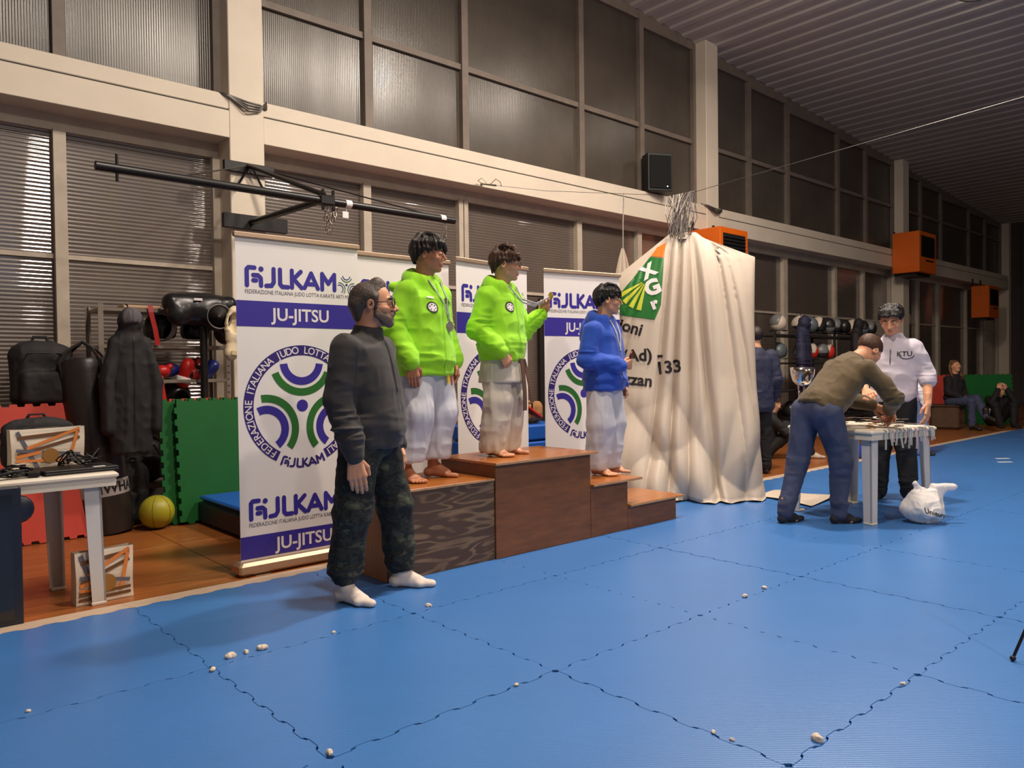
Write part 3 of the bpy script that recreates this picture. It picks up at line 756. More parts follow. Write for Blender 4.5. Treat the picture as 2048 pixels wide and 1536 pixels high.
# ---------------------------------------------------------------- soft-body modelling: distance fields meshed with surface nets
class SDF:
    def __init__(s, lo, hi, h):
        s.lo = np.array(lo, np.float64); s.h = h
        s.n = np.maximum(4, np.ceil((np.array(hi) - s.lo) / h).astype(int) + 1)
        s.ax = [(s.lo[i] + h * np.arange(s.n[i])).astype(np.float32) for i in range(3)]
        s.d = np.full(s.n, 9.0, np.float32)
    def _sl(s, lo, hi, m):
        r = []
        for i in range(3):
            a = int(np.clip(np.floor((lo[i] - m - s.lo[i]) / s.h), 0, s.n[i])); b = int(np.clip(np.ceil((hi[i] + m - s.lo[i]) / s.h) + 1, 0, s.n[i]))
            r.append(slice(a, b))
        return tuple(r)
    def _pts(s, sl):
        return np.stack(np.meshgrid(s.ax[0][sl[0]], s.ax[1][sl[1]], s.ax[2][sl[2]], indexing='ij'), -1)
    def _mix(s, sl, dn, k, op):
        d = s.d[sl]
        if op == 'sub': a, b = d, -dn; sign = -1
        else: a, b = d, dn; sign = 1
        if sign == 1:
            if k > 0:
                hh = np.clip(.5 + .5 * (a - b) / k, 0, 1); r = a * (1 - hh) + b * hh - k * hh * (1 - hh)
            else: r = np.minimum(a, b)
        else:
            if k > 0:
                hh = np.clip(.5 - .5 * (a - b) / k, 0, 1); r = a * (1 - hh) + b * hh + k * hh * (1 - hh)
            else: r = np.maximum(a, b)
        s.d[sl] = r
    def cone(s, a, b, ra, rb=None, k=.02, flat=None, op='add'):
        rb = ra if rb is None else rb; a = np.array(a, float); b = np.array(b, float); m = max(ra, rb) + k + 3 * s.h
        sl = s._sl(np.minimum(a, b), np.maximum(a, b), m); P = s._pts(sl)
        if P.size == 0: return s
        ba = b - a; L2 = max(1e-12, ba @ ba); t = np.clip(((P - a) @ ba) / L2, 0, 1)
        dv = P - a - t[..., None] * ba
        if flat is not None:
            w = np.array(flat[0], float); w /= np.linalg.norm(w); c = dv @ w; dv = dv + (c * (1 / flat[1] - 1))[..., None] * w
        s._mix(sl, np.linalg.norm(dv, axis=-1) - (ra + (rb - ra) * t), k, op); return s
    def chain(s, pts, rs, k=.02, flat=None):
        for i in range(len(pts) - 1): s.cone(pts[i], pts[i + 1], rs[i], rs[i + 1], k, flat)
        return s
    def ell(s, c, r, k=.02, R=None, op='add'):
        c = np.array(c, float); r = np.array(r, float); m = k + 3 * s.h; mr = r.max()
        ext = np.array([mr] * 3) if R is not None else r
        sl = s._sl(c - ext, c + ext, m); P = s._pts(sl) - c
        if P.size == 0: return s
        if R is not None: P = P @ np.array(R, float)
        k0 = np.linalg.norm(P / r, axis=-1); k1 = np.linalg.norm(P / (r * r), axis=-1) + 1e-9
        s._mix(sl, k0 * (k0 - 1) / k1, k, op); return s
    def box(s, c, half, rnd=.01, k=.0, R=None, op='add'):
        c = np.array(c, float); half = np.array(half, float); m = k + 3 * s.h; e = np.array([np.linalg.norm(half)] * 3) if R is not None else half
        sl = s._sl(c - e, c + e, m); P = s._pts(sl) - c
        if P.size == 0: return s
        if R is not None: P = P @ np.array(R, float)
        q = np.abs(P) - (half - rnd); s._mix(sl, np.linalg.norm(np.maximum(q, 0), axis=-1) + np.minimum(q.max(-1), 0) - rnd, k, op); return s
    def loft(s, o, ux, uy, uz, secs, k=.03, op='add', capr=.02):
        """Elliptic sections (t, cx, cy, rx, ry) along uz from origin o; ux/uy span the section."""
        o = np.array(o, float); ux, uy, uz = (np.array(v, float) for v in (ux, uy, uz)); S = np.array(secs, float)
        pts = []
        for t, cx, cy, rx, ry in secs:
            for sx in (-1, 1):
                for sy in (-1, 1): pts.append(o + uz * t + ux * (cx + sx * rx) + uy * (cy + sy * ry))
        pts = np.array(pts); sl = s._sl(pts.min(0), pts.max(0), k + 3 * s.h); P = s._pts(sl) - o
        if P.size == 0: return s
        X, Y, T = P @ ux, P @ uy, P @ uz
        I = [np.interp(T, S[:, 0], S[:, j]) for j in range(1, 5)]
        kk = np.sqrt(((X - I[0]) / I[2]) ** 2 + ((Y - I[1]) / I[3]) ** 2)
        ds = (kk - 1) * np.minimum(I[2], I[3]); dc = np.maximum(S[0, 0] - T, T - S[-1, 0])
        hh = np.clip(.5 - .5 * (ds - dc) / capr, 0, 1); dn = ds * (1 - hh) + dc * hh + capr * hh * (1 - hh)
        s._mix(sl, dn, k, op); return s
    def plane(s, n, c, k=0.0):
        """Keep n.p >= c."""
        P = s._pts((slice(None),) * 3); dn = c - P @ np.array(n, float); s._mix((slice(None),) * 3, -dn, k, 'sub'); return s
    def mesh(s):
        d = s.d.copy()
        for ax in range(3):
            i = [slice(None)] * 3; i[ax] = 0; d[tuple(i)] = 1; i[ax] = -1; d[tuple(i)] = 1
        g = d < 0; c = np.zeros(np.array(g.shape) - 1, np.int8)
        offs = [(i, j, k) for i in (0, 1) for j in (0, 1) for k in (0, 1)]
        sh = c.shape
        for o in offs: c += g[o[0]:o[0] + sh[0], o[1]:o[1] + sh[1], o[2]:o[2] + sh[2]]
        A = np.argwhere((c > 0) & (c < 8)); idx = np.full(sh, -1, np.int64); idx[A[:, 0], A[:, 1], A[:, 2]] = np.arange(len(A))
        acc = np.zeros((len(A), 3)); cnt = np.zeros(len(A))
        D = {o: d[A[:, 0] + o[0], A[:, 1] + o[1], A[:, 2] + o[2]].astype(np.float64) for o in offs}
        for o in offs:
            for ax in range(3):
                if o[ax]: continue
                q = list(o); q[ax] = 1; q = tuple(q); a, b = D[o], D[q]; m = (a < 0) != (b < 0)
                t = np.where(m, a / np.where(m, a - b, 1), 0); p = np.tile(np.array(o, float), (len(A), 1)); p[:, ax] += t
                acc[m] += p[m]; cnt[m] += 1
        V = s.lo + s.h * (A + acc / np.maximum(cnt, 1)[:, None])
        F = []
        for ax in range(3):
            u, v = (ax + 1) % 3, (ax + 2) % 3
            s0 = [slice(None)] * 3; s1 = [slice(None)] * 3; s0[ax] = slice(0, -1); s1[ax] = slice(1, None)
            e = np.argwhere(g[tuple(s0)] != g[tuple(s1)])
            e = e[(e[:, u] > 0) & (e[:, v] > 0) & (e[:, u] < sh[u]) & (e[:, v] < sh[v])]
            if not len(e): continue
            ins = g[e[:, 0], e[:, 1], e[:, 2]]
            def at(du, dv):
                q = e.copy(); q[:, u] -= du; q[:, v] -= dv; return idx[q[:, 0], q[:, 1], q[:, 2]]
            q = np.stack([at(1, 1), at(0, 1), at(0, 0), at(1, 0)], 1); q[~ins] = q[~ins][:, ::-1]
            F.append(q[(q >= 0).all(1)])
        return V, np.concatenate(F) if F else np.zeros((0, 4), int)
def np_mesh(name, V, F):
    me = bpy.data.meshes.new(name); me.vertices.add(len(V)); me.vertices.foreach_set('co', np.asarray(V, np.float32).ravel())
    me.loops.add(F.size); me.loops.foreach_set('vertex_index', F.ravel().astype(np.int32))
    me.polygons.add(len(F)); me.polygons.foreach_set('loop_start', (np.arange(len(F)) * 4).astype(np.int32)); me.polygons.foreach_set('loop_total', np.full(len(F), 4, np.int32))
    me.polygons.foreach_set('use_smooth', [True] * len(F)); me.update(calc_edges=True); return me
def normals(V, F):
    n = np.cross(V[F[:, 2]] - V[F[:, 0]], V[F[:, 3]] - V[F[:, 1]]); N = np.zeros_like(V)
    for i in range(4): np.add.at(N, F[:, i], n)
    return N / (np.linalg.norm(N, axis=1)[:, None] + 1e-12)
def soft(name, fields, m, parent=None, wrinkle=None):
    """One mesh object from one or more fields; wrinkle(V) gives metres to push along the normals."""
    Vs, Fs, o = [], [], 0
    for f in (fields if isinstance(fields, (list, tuple)) else [fields]):
        V, F = f.mesh(); Vs.append(V); Fs.append(F + o); o += len(V)
    V = np.concatenate(Vs); F = np.concatenate(Fs)
    if wrinkle is not None: V = V + normals(V, F) * wrinkle(V)[:, None]
    me = np_mesh(name, V, F); me.materials.append(m)
    ob = bpy.data.objects.new(name, me); COL.objects.link(ob)
    if parent is not None: ob.parent = parent
    return ob
def folds(*layers):
    """layers: (freq xyz, amplitude, seed) or (freq, amplitude, seed, centre, radius) of ridged noise."""
    def fn(V):
        r = np.zeros(len(V))
        for l in layers:
            n = vnoise(V * np.array(l[0]) + 7.3 * l[2], l[2]); rd = 1 - 2 * np.abs(n)
            w = 1.0
            if len(l) > 3:
                q = (V - np.array(l[3])) / np.array(l[4]); w = np.exp(-(q * q).sum(1))
            r += l[1] * rd * w
        return r
    return fn
V3 = lambda *a: np.array(a, float)
unit = lambda v: np.array(v, float) / np.linalg.norm(v)
def rotz(a): return np.array([[math.cos(a), -math.sin(a), 0], [math.sin(a), math.cos(a), 0], [0, 0, 1]])
def frame(yaw=0, pitch=0, roll=0):
    """Columns right, forward, up; yaw turns to the left, pitch up, roll to the right shoulder."""
    return rotz(yaw) @ np.array(Matrix.Rotation(pitch, 3, 'X')) @ np.array(Matrix.Rotation(roll, 3, 'Y'))
def head_field(c, R, h, hs=.0038, neck_to=None, neck_r=.055, nose=1.0, ears=1.0, chin=1.0):
    c = np.array(c, float); g = lambda *p: c + R @ (np.array(p) * h)
    lo = np.minimum(c - .8 * h, (neck_to if neck_to is not None else c) - .1); hi = np.maximum(c + .8 * h, (neck_to if neck_to is not None else c) + .1)
    S = SDF(lo, hi, hs)
    S.ell(g(0, -.07, .13), V3(.335, .43, .365) * h, 0, R)
    S.ell(g(0, .12, -.12), V3(.265, .265, .34) * h, .10 * h, R)
    S.cone(g(-.17, .05, -.28), g(-.06, .24, -.40), .075 * h, .07 * h, .08 * h); S.cone(g(.17, .05, -.28), g(.06, .24, -.40), .075 * h, .07 * h, .08 * h)
    S.ell(g(0, .285, -.41), V3(.10, .085, .075) * h * chin, .06 * h, R)
    S.cone(g(-.15, .33, .075), g(.15, .33, .075), .045 * h, None, .06 * h)
    for sx in (-1, 1):
        S.ell(g(sx * .15, .425, .0), V3(.095, .075, .06) * h, .04 * h, R, 'sub')
        S.ell(g(sx * .145, .335, .0), V3(.075, .06, .05) * h, .012 * h, R)
        S.ell(g(sx * .19, .23, -.12), V3(.10, .12, .08) * h, .07 * h, R)
        e = g(sx * .335, -.04, -.04); Re = R @ np.array(Matrix.Rotation(sx * -.35, 3, 'Z')) @ np.array(Matrix.Rotation(-.15, 3, 'X'))
        S.ell(e, V3(.030, .085, .125) * h * ears, .02 * h, Re); S.ell(e + R @ V3(sx * .03, .012, .005) * h, V3(.022, .045, .075) * h, .01 * h, Re, 'sub')
    S.cone(g(0, .375, .05), g(0, .47, -.12), .030 * h, .052 * h * nose, .04 * h); S.ell(g(0, .485, -.135), V3(.048, .05, .042) * h * nose, .02 * h, R)
    for sx in (-1, 1): S.ell(g(sx * .055, .425, -.15), V3(.042, .05, .035) * h * nose, .02 * h, R)
    S.cone(g(-.085, .365, -.262), g(.085, .365, -.262), .026 * h, None, .025 * h); S.cone(g(-.075, .362, -.31), g(.075, .362, -.31), .028 * h, None, .025 * h)
    S.ell(g(0, .405, -.287), V3(.11, .05, .008) * h, .01 * h, R, 'sub')
    if neck_to is not None: S.cone(g(0, -.08, -.22), neck_to, neck_r * .98, neck_r * 1.12, .03)
    return S, g
def hand_field(w, d, n, th, L=.17, curl=.35, spread=.0, hs=.003, thumb=.5, pt=None):
    """w wrist, d towards fingertips, n palm normal, th thumb side; four bent fingers and a thumb."""
    w = np.array(w, float); d = unit(d); n = unit(n - d * np.dot(n, d)); s = np.cross(d, n); s = s if np.dot(s, th) > 0 else -s
    S = SDF(w - L * 1.25, w + L * 1.25, hs); u = L
    for q, rr in ((.16, .118), (.05, .125), (-.06, .122), (-.155, .105)):
        S.cone(w + s * q * u * .45, w + d * .50 * u + s * q * u * 1.15, rr * u, rr * u * .92, .03 * u, (n, .72))
    S.cone(w - d * .45 * u, w + d * .08 * u, .155 * u, .15 * u, .06 * u, (n, .8))
    for i, (q, ln, rr) in enumerate(((.19, .40, .060), (.065, .45, .062), (-.06, .42, .058), (-.175, .33, .052))):
        c = curl if not isinstance(curl, (list, tuple)) else curl[i]
        p = w + d * .50 * u + s * q * u; a = 0.0
        for j, fr in enumerate((.44, .32, .26)):
            a += c * (1.0, 1.15, .8)[j]; dd = d * math.cos(a) + n * math.sin(a) + s * spread * (1.5 - i) * .12
            p2 = p + unit(dd) * ln * fr * u * 1.25; S.cone(p, p2, rr * u * (1.1 - .08 * j), rr * u * (1.02 - .1 * j), .012 * u); p = p2
    p = w + d * .10 * u + s * .17 * u + n * .03 * u; q1 = p + unit(d * .62 + s * (.62 - thumb * .3) + n * thumb * .5) * .26 * u; q2 = q1 + unit(d * .85 + s * (.2 - thumb * .3) + n * thumb * .6) * .22 * u
    S.cone(p, q1, .085 * u, .068 * u, .03 * u); S.cone(q1, q2, .066 * u, .052 * u, .012 * u)
    return S
def foot_field(a, toe, L=.24, hs=.0038, ground=0.0, bare=True, shin=None, side=1):
    """a ankle, toe direction (xy)."""
    a = np.array(a, float); t = unit(V3(toe[0], toe[1], 0)); s = np.cross(t, V3(0, 0, 1)); g0 = V3(a[0], a[1], ground); u = L
    S = SDF(np.minimum(a, g0) - L * .95, np.maximum(a, g0) + L * .95, hs); z = V3(0, 0, 1)
    S.ell(g0 - t * .14 * u + z * .13 * u, (.13 * u, .13 * u, .13 * u), 0)
    S.cone(g0 - t * .08 * u + z * .15 * u, g0 + t * .38 * u + z * .10 * u, .14 * u, .135 * u, .05 * u, (z, .85))
    S.cone(a, g0 + t * .30 * u + z * .15 * u, .135 * u, .12 * u, .10 * u)
    S.cone(g0 + t * .38 * u + z * .09 * u - s * .08 * u, g0 + t * .40 * u + z * .09 * u + s * .09 * u, .12 * u, .10 * u, .04 * u, (z, .8))
    if shin is not None: S.cone(a, shin, .135 * u, .16 * u, .06 * u)
    if bare:
        for i, (q, ln, r) in enumerate(((-.15, .74, .062), (-.055, .75, .046), (.02, .72, .043), (.09, .68, .040), (.155, .62, .038))):
            for_s = s * q * u * side
            S.cone(g0 + t * .45 * u + for_s + z * .07 * u, g0 + t * ln * u * .93 + for_s + z * .05 * u, r * u * .95, r * u, .012 * u)
    else:
        S.cone(g0 + t * .40 * u + z * .085 * u, g0 + t * .64 * u + z * .075 * u, .135 * u, .10 * u, .05 * u, (z, .75))
    S.plane((0, 0, 1), ground + .0005, .004)
    return S
# ---------------------------------------------------------------- people
from mathutils.bvhtree import BVHTree
M_SKIN = mat('skin', rgb(218, 158, 124), .5, spec=.35, var=(9, .12), bump=(140, .04))
M_SKIN_D = mat('skin_tanned', rgb(196, 132, 98), .5, spec=.35, var=(9, .14), bump=(140, .04))
M_LIPS = mat('lips', rgb(188, 116, 100), .45)
M_EYE = mat('eye_white', rgb(226, 220, 214), .25)
M_IRIS = mat('iris_dark', rgb(38, 26, 20), .2)
M_HAIR_D = mat('hair_dark_brown', rgb(40, 28, 24), .55, var=(60, .4), bump=(110, .35), stretch=(1, 1, .35))
M_HAIR_B = mat('hair_chestnut', rgb(84, 50, 30), .55, var=(50, .5), bump=(110, .35), stretch=(1, 1, .35))
M_HAIR_BLK = mat('hair_black', rgb(24, 18, 18), .55, var=(60, .4), bump=(110, .35), stretch=(1, 1, .35))
M_HAIR_G = mat('hair_greying', rgb(88, 74, 66), .55, var=(90, .5), bump=(160, .3))
M_BEARD = mat('beard_grey', rgb(128, 104, 90), .7, var=(60, .35), bump=(220, .35))
M_LIME = mat('lime_fleece', rgb(160, 232, 26), .8, sheen=.2, var=(6, .08), bump=(220, .08))
M_BLUEF = mat('royal_blue_fleece', rgb(24, 76, 184), .8, sheen=.2, var=(6, .1), bump=(220, .08))
M_GI_W = mat('white_judo_cotton', rgb(206, 204, 210), .85, var=(10, .06), bump=(180, .1))
M_GI_C = mat('cream_judo_cotton', rgb(212, 200, 182), .85, var=(10, .06), bump=(180, .1))
M_CHAR = mat('charcoal_knit', rgb(50, 46, 46), .75, sheen=.15, var=(8, .15), bump=(240, .1))
M_SOCK = mat('white_sock', rgb(232, 216, 204), .85, var=(14, .06), bump=(260, .12))
M_BELTB = mat('brown_belt', rgb(92, 64, 48), .7, bump=(160, .1))
M_BLACKC = mat('black_cloth', rgb(26, 24, 26), .8, var=(8, .2), bump=(180, .08))
M_GOLD = mat('medal_gold', rgb(206, 160, 82), .3, metal=.9, var=(40, .3))
M_BRONZE = mat('medal_bronze', rgb(150, 96, 66), .35, metal=.9, var=(40, .3))
M_SILVER = mat('medal_silver', rgb(166, 156, 144), .4, metal=.45, var=(40, .3))
M_LENS = mat('glasses_lens', rgb(90, 80, 76), .08, spec=.7, alpha=.35)
M_FRAMEB = mat('glasses_frame', rgb(34, 24, 22), .3)
M_CORD = mat('white_cord', rgb(222, 214, 204), .7)
def camo():
    m = bpy.data.materials.new('camouflage_fleece'); m.use_nodes = True; N = m.node_tree.nodes; L = m.node_tree.links; b = N['Principled BSDF']
    tc = N.new('ShaderNodeTexCoord'); mp = N.new('ShaderNodeMapping'); mp.inputs['Scale'].default_value = (1, 1, 1.5); L.new(tc.outputs['Object'], mp.inputs[0])
    n = N.new('ShaderNodeTexNoise'); n.inputs['Scale'].default_value = 11; n.inputs['Detail'].default_value = 3; n.inputs['Distortion'].default_value = .2
    L.new(mp.outputs[0], n.inputs['Vector'])
    r = N.new('ShaderNodeValToRGB'); r.color_ramp.interpolation = 'CONSTANT'; e = r.color_ramp.elements
    e[0].position = 0; e[0].color = (*rgb(24, 24, 24), 1); e[1].position = .44; e[1].color = (*rgb(42, 45, 38), 1)
    for p, c in ((.52, rgb(30, 31, 29)), (.58, rgb(62, 66, 52)), (.67, rgb(88, 88, 70))):
        q = e.new(p); q.color = (*c, 1)
    L.new(n.outputs['Fac'], r.inputs[0]); L.new(r.outputs[0], b.inputs['Base Color']); b.inputs['Roughness'].default_value = .85
    return m
M_CAMO = camo()

def person_root(label, fields, skin, loc, rz, group=None, wr=None):
    o = soft('person', fields, skin, None, wr); o.location = loc; o.rotation_euler = (0, 0, rz)
    return tag(o, label, 'person', group)
def core_field(J, k=.75, hs=.012):
    """Slim continuous trunk and limbs under the clothes."""
    pts = np.array(list(J.values())); S = SDF(pts.min(0) - .16, pts.max(0) + .16, hs)
    S.cone(J['pelvis'], J['chest'], .085 * k, .095 * k, .03); S.cone(J['chest'], J['neck'], .09 * k, .055 * k, .03)
    for q in 'RL':
        S.cone(J['chest'], J['sh' + q], .07 * k, .05 * k, .03); S.cone(J['sh' + q], J['el' + q], .045 * k, .038 * k, .02); S.cone(J['el' + q], J['wr' + q], .038 * k, .032 * k, .02)
        S.cone(J['pelvis'], J['hip' + q], .08 * k, .075 * k, .03); S.cone(J['hip' + q], J['kn' + q], .07 * k, .052 * k, .03); S.cone(J['kn' + q], J['an' + q], .05 * k, .040 * k, .02)
    return S
def eyes(root, g, R, h, look=(0, 1, 0)):
    for sx in (-1, 1):
        c = g(sx * .145, .360, .002); e = MB().ball(c, .040 * h, 14, 10).build('eye', M_EYE, root, smooth=True)
        MB().ball(Vector(c) + Vector(R @ np.array((0, .020, -.002))) * h, .026 * h, 10, 8).build('iris', M_IRIS, e, smooth=True)
def brows(root, g, R, h, m, thick=.016):
    for sx in (-1, 1):
        MB().tube([g(sx * .06, .405, .085), g(sx * .13, .400, .11), g(sx * .22, .34, .085)], [thick * h, thick * 1.25 * h, thick * .7 * h], 6).build('eyebrow', m, root, smooth=True)
def lips(root, g, h):
    MB().tube([g(-.085, .372, -.285), g(-.03, .390, -.270), g(0, .388, -.274), g(.03, .390, -.270), g(.085, .372, -.285)], [.004 * h, .012 * h, .010 * h, .012 * h, .004 * h], 8).tube(
        [g(-.08, .372, -.289), g(0, .386, -.304), g(.08, .372, -.289)], [.004 * h, .014 * h, .004 * h], 8).build('lips', M_LIPS, root, smooth=True)
def glasses(root, g, R, h, m=None, z=.005, rx=.115, rz=.08):
    m = m or M_FRAMEB; gl = None
    mb = MB()
    for sx in (-1, 1):
        ring = [g(sx * .15 + rx * math.cos(a), .455 - .035 * abs(math.cos(a)) * (1 if math.cos(a) * sx > 0 else 0), z + rz * math.sin(a)) for a in np.linspace(0, 2 * PI, 18, endpoint=False)]
        mb.tube(ring, .010 * h, 6, closed=True)
        mb.tube([g(sx * (.15 + rx), .42, z + .01), g(sx * .335, .30, z + .02), g(sx * .352, .02, z + .01), g(sx * .345, -.06, z - .05)], .011 * h, 6)
    mb.tube([g(-.04, .465, z + .02), g(0, .475, z + .03), g(.04, .465, z + .02)], .009 * h, 6)
    gl = mb.build('glasses', m, root, smooth=True)
    for sx in (-1, 1):
        ring = [g(sx * .15 + rx * .95 * math.cos(a), .452 - .03 * abs(math.cos(a)) * (1 if math.cos(a) * sx > 0 else 0), z + rz * .95 * math.sin(a)) for a in np.linspace(0, 2 * PI, 18, endpoint=False)]
        MB().add(ring, [tuple(range(18))]).build('lens', M_LENS, gl)
def hair(root, c, R, h, m, line=(.77, .03), locks=(), grow=1.0, seed=1, hs=.004, amp=.0010, top=.0, strands=16):
    c = np.array(c, float); g = lambda *p: c + R @ (np.array(p) * h)
    S = SDF(c - .85 * h, c + .85 * h, hs)
    S.ell(g(0, -.085, .15 + top), V3(.365, .462, .395) * h * grow, 0, R)
    n = R @ unit(V3(0, -line[0], 1)); S.plane(n, n @ c + line[1] * h / math.hypot(line[0], 1), .02 * h)
    rs = np.random.RandomState(seed)
    for pts, r0, r1 in locks:
        q = [np.array(p) + rs.uniform(-.018, .018, 3) for p in pts]; rr = np.linspace(r0, r1, len(q)) * h * .85
        S.chain([g(*p) for p in q], rr, .045 * h)
    def wr(V):
        L = (V - c) @ R; return amp * vnoise(L * np.array((240, 240, 60)), seed) + amp * .7 * vnoise(L * np.array((90, 90, 40)), seed + 3)
    V, F = S.mesh(); V = V + normals(V, F) * wr(V)[:, None]; Vs, Fs, o = [V], [F], len(V)
    ang = np.array([0, PI / 2, PI, 3 * PI / 2])
    for pts, r0, r1 in locks:      # loose strands over each lock
        q = np.array(pts, float); t = np.linspace(0, 1, 8); k = np.linspace(0, 1, len(q))
        for j in range(strands):
            off = rs.normal(0, 1, 3); off /= np.linalg.norm(off); w = np.interp(t, [0, 1], [r0 * 1.0, max(r1, .03) * 1.25])[:, None]
            P = np.stack([np.interp(t, k, q[:, i]) for i in range(3)], 1) + off * w + rs.uniform(-.014, .014, 3) * t[:, None] ** 2
            P = np.array([g(*p) for p in P]); T = np.gradient(P, axis=0); T /= np.linalg.norm(T, axis=1)[:, None] + 1e-9
            n1 = np.cross(T, R @ V3(.3, .2, .93)); n1 /= np.linalg.norm(n1, axis=1)[:, None] + 1e-9; n2 = np.cross(T, n1)
            rr = (.0105 * h * (1 - .75 * t))[:, None, None]
            ring = P[:, None, :] + rr * (np.cos(ang)[None, :, None] * n1[:, None, :] + np.sin(ang)[None, :, None] * n2[:, None, :])
            Vs.append(ring.reshape(-1, 3)); i0 = np.arange(7)[:, None] * 4 + np.arange(4)[None, :]; i1 = np.arange(7)[:, None] * 4 + (np.arange(4) + 1)[None, :] % 4
            Fs.append(o + np.stack([i0, i1, i1 + 4, i0 + 4], -1).reshape(-1, 4)); o += 32
    me = np_mesh('hair', np.concatenate(Vs), np.concatenate(Fs)); me.materials.append(m); ob = bpy.data.objects.new('hair', me); COL.objects.link(ob); ob.parent = root
    return ob
def mop(fringe=.12, sweep=.05, back=-.20, side=-.03, n=11, fr=.075, top=0.0, seed=2):
    """Locks of a full boy's haircut: fringe end height, sideways sweep, nape and side length."""
    L = []; rs = np.random.RandomState(seed); J = lambda k=.03: rs.uniform(-k, k)
    for i in range(n):
        x = -1 + 2 * i / (n - 1)
        L.append(([(x * .16 + J(), -.02, .48 + top + J()), (x * .27 + sweep * .3 + J(), .24, .45 + top + J()), (x * .31 + sweep * .8 + J(), .405 - .06 * x * x, .28 + J()), (x * .30 + sweep * 1.6 + J(), .435 - .11 * x * x + J(.02), fringe + .06 * abs(x) + J(.05))], .075, fr * .3))
        L.append(([(x * .20 + J(), -.22, .49 + top), (x * .33, -.42 + .12 * x * x, .28 + J()), (x * .33 + J(), -.485 + .17 * x * x, .04), (x * .26 + J(), -.40 + .13 * x * x, back + J(.05))], .075, .03))
        L.append(([(x * .26 + J(), -.12 + J(.06), .46 + top), (x * .30 + sweep + J(.05), .02 + J(.08), .53 + top + J(.03)), (x * .34 + sweep + J(.05), .14 + J(.08), .50 + top)], .06, .02))
    for sx in (-1, 1):
        for i in range(6):
            y = -.32 + i * .115
            L.append(([(sx * .18, y * .7, .47 + top), (sx * .34, y, .28 + J()), (sx * (.362 - .05 * abs(y)), y + .02 + J(), .12), (sx * (.352 - .05 * abs(y)), y + .04 + J(), side + .02 * i + J(.03))], .07, .022))
    return L
def decal(target, name, verts, faces, m, parent, off=.003, frm='front', maxlen=.018, eps=None):
    """Lays a flat (x, z) drawing on a garment by projecting it from the front of the local frame."""
    me = target.data; bv = BVHTree.FromPolygons([v.co.copy() for v in me.vertices], [tuple(p.vertices) for p in me.polygons]) if not hasattr(target, 'keys') or target.name not in _bvh else _bvh[target.name]
    _bvh[target.name] = bv
    b = bmesh.new(); vv = [b.verts.new((p[0], p[1], 0)) for p in verts]
    for f in faces:
        try: b.faces.new([vv[i] for i in f])
        except ValueError: pass
    bmesh.ops.triangulate(b, faces=b.faces[:])
    for it in range(3):
        es = [e for e in b.edges if e.calc_length() > maxlen]
        if not es: break
        bmesh.ops.subdivide_edges(b, edges=es, cuts=1); bmesh.ops.triangulate(b, faces=b.faces[:])
    d = {'front': Vector((0, -1, 0)), 'back': Vector((0, 1, 0)), 'right': Vector((-1, 0, 0)), 'left': Vector((1, 0, 0))}[frm]
    kill = []
    for v in b.verts:
        s, z = v.co.x, v.co.y
        o = Vector((s, 0, z)) - d * 1.0 if frm in ('front', 'back') else Vector((0, s, z)) - d * 1.0
        hit, nrm, i, dist = bv.ray_cast(o, d)
        if hit is None: kill.append(v); continue
        v.co = hit - d * off
    if kill: bmesh.ops.delete(b, geom=kill, context='VERTS')
    me2 = bpy.data.meshes.new(name); b.to_mesh(me2); b.free(); me2.materials.append(m)
    me2.polygons.foreach_set('use_smooth', [True] * len(me2.polygons))
    o = bpy.data.objects.new(name, me2); COL.objects.link(o); o.parent = parent
    return o
_bvh = {}
def strip2d(pts, w):
    """A ribbon of width w along a polyline in the (x, z) plane as (verts, faces)."""
    vs, fs = [], []
    for i, p in enumerate(pts):
        a = Vector(pts[max(i - 1, 0)]); b = Vector(pts[min(i + 1, len(pts) - 1)]); t = (b - a).normalized(); n = Vector((-t.y, t.x)) * w / 2
        vs += [(p[0] + n.x, p[1] + n.y), (p[0] - n.x, p[1] - n.y)]
    for i in range(len(pts) - 1): fs.append((2 * i, 2 * i + 1, 2 * i + 3, 2 * i + 2))
    return vs, fs
def disc2d(x, z, r, n=24): return [(x + r * math.cos(2 * PI * k / n), z + r * math.sin(2 * PI * k / n)) for k in range(n)], [tuple(range(n))]
def surf_y(target, x, z):
    bv = _bvh.get(target.name)
    if bv is None:
        me = target.data; bv = _bvh[target.name] = BVHTree.FromPolygons([v.co.copy() for v in me.vertices], [tuple(p.vertices) for p in me.polygons])
    hit = bv.ray_cast(Vector((x, 1, z)), Vector((0, -1, 0)))[0]
    return hit.y if hit else .12
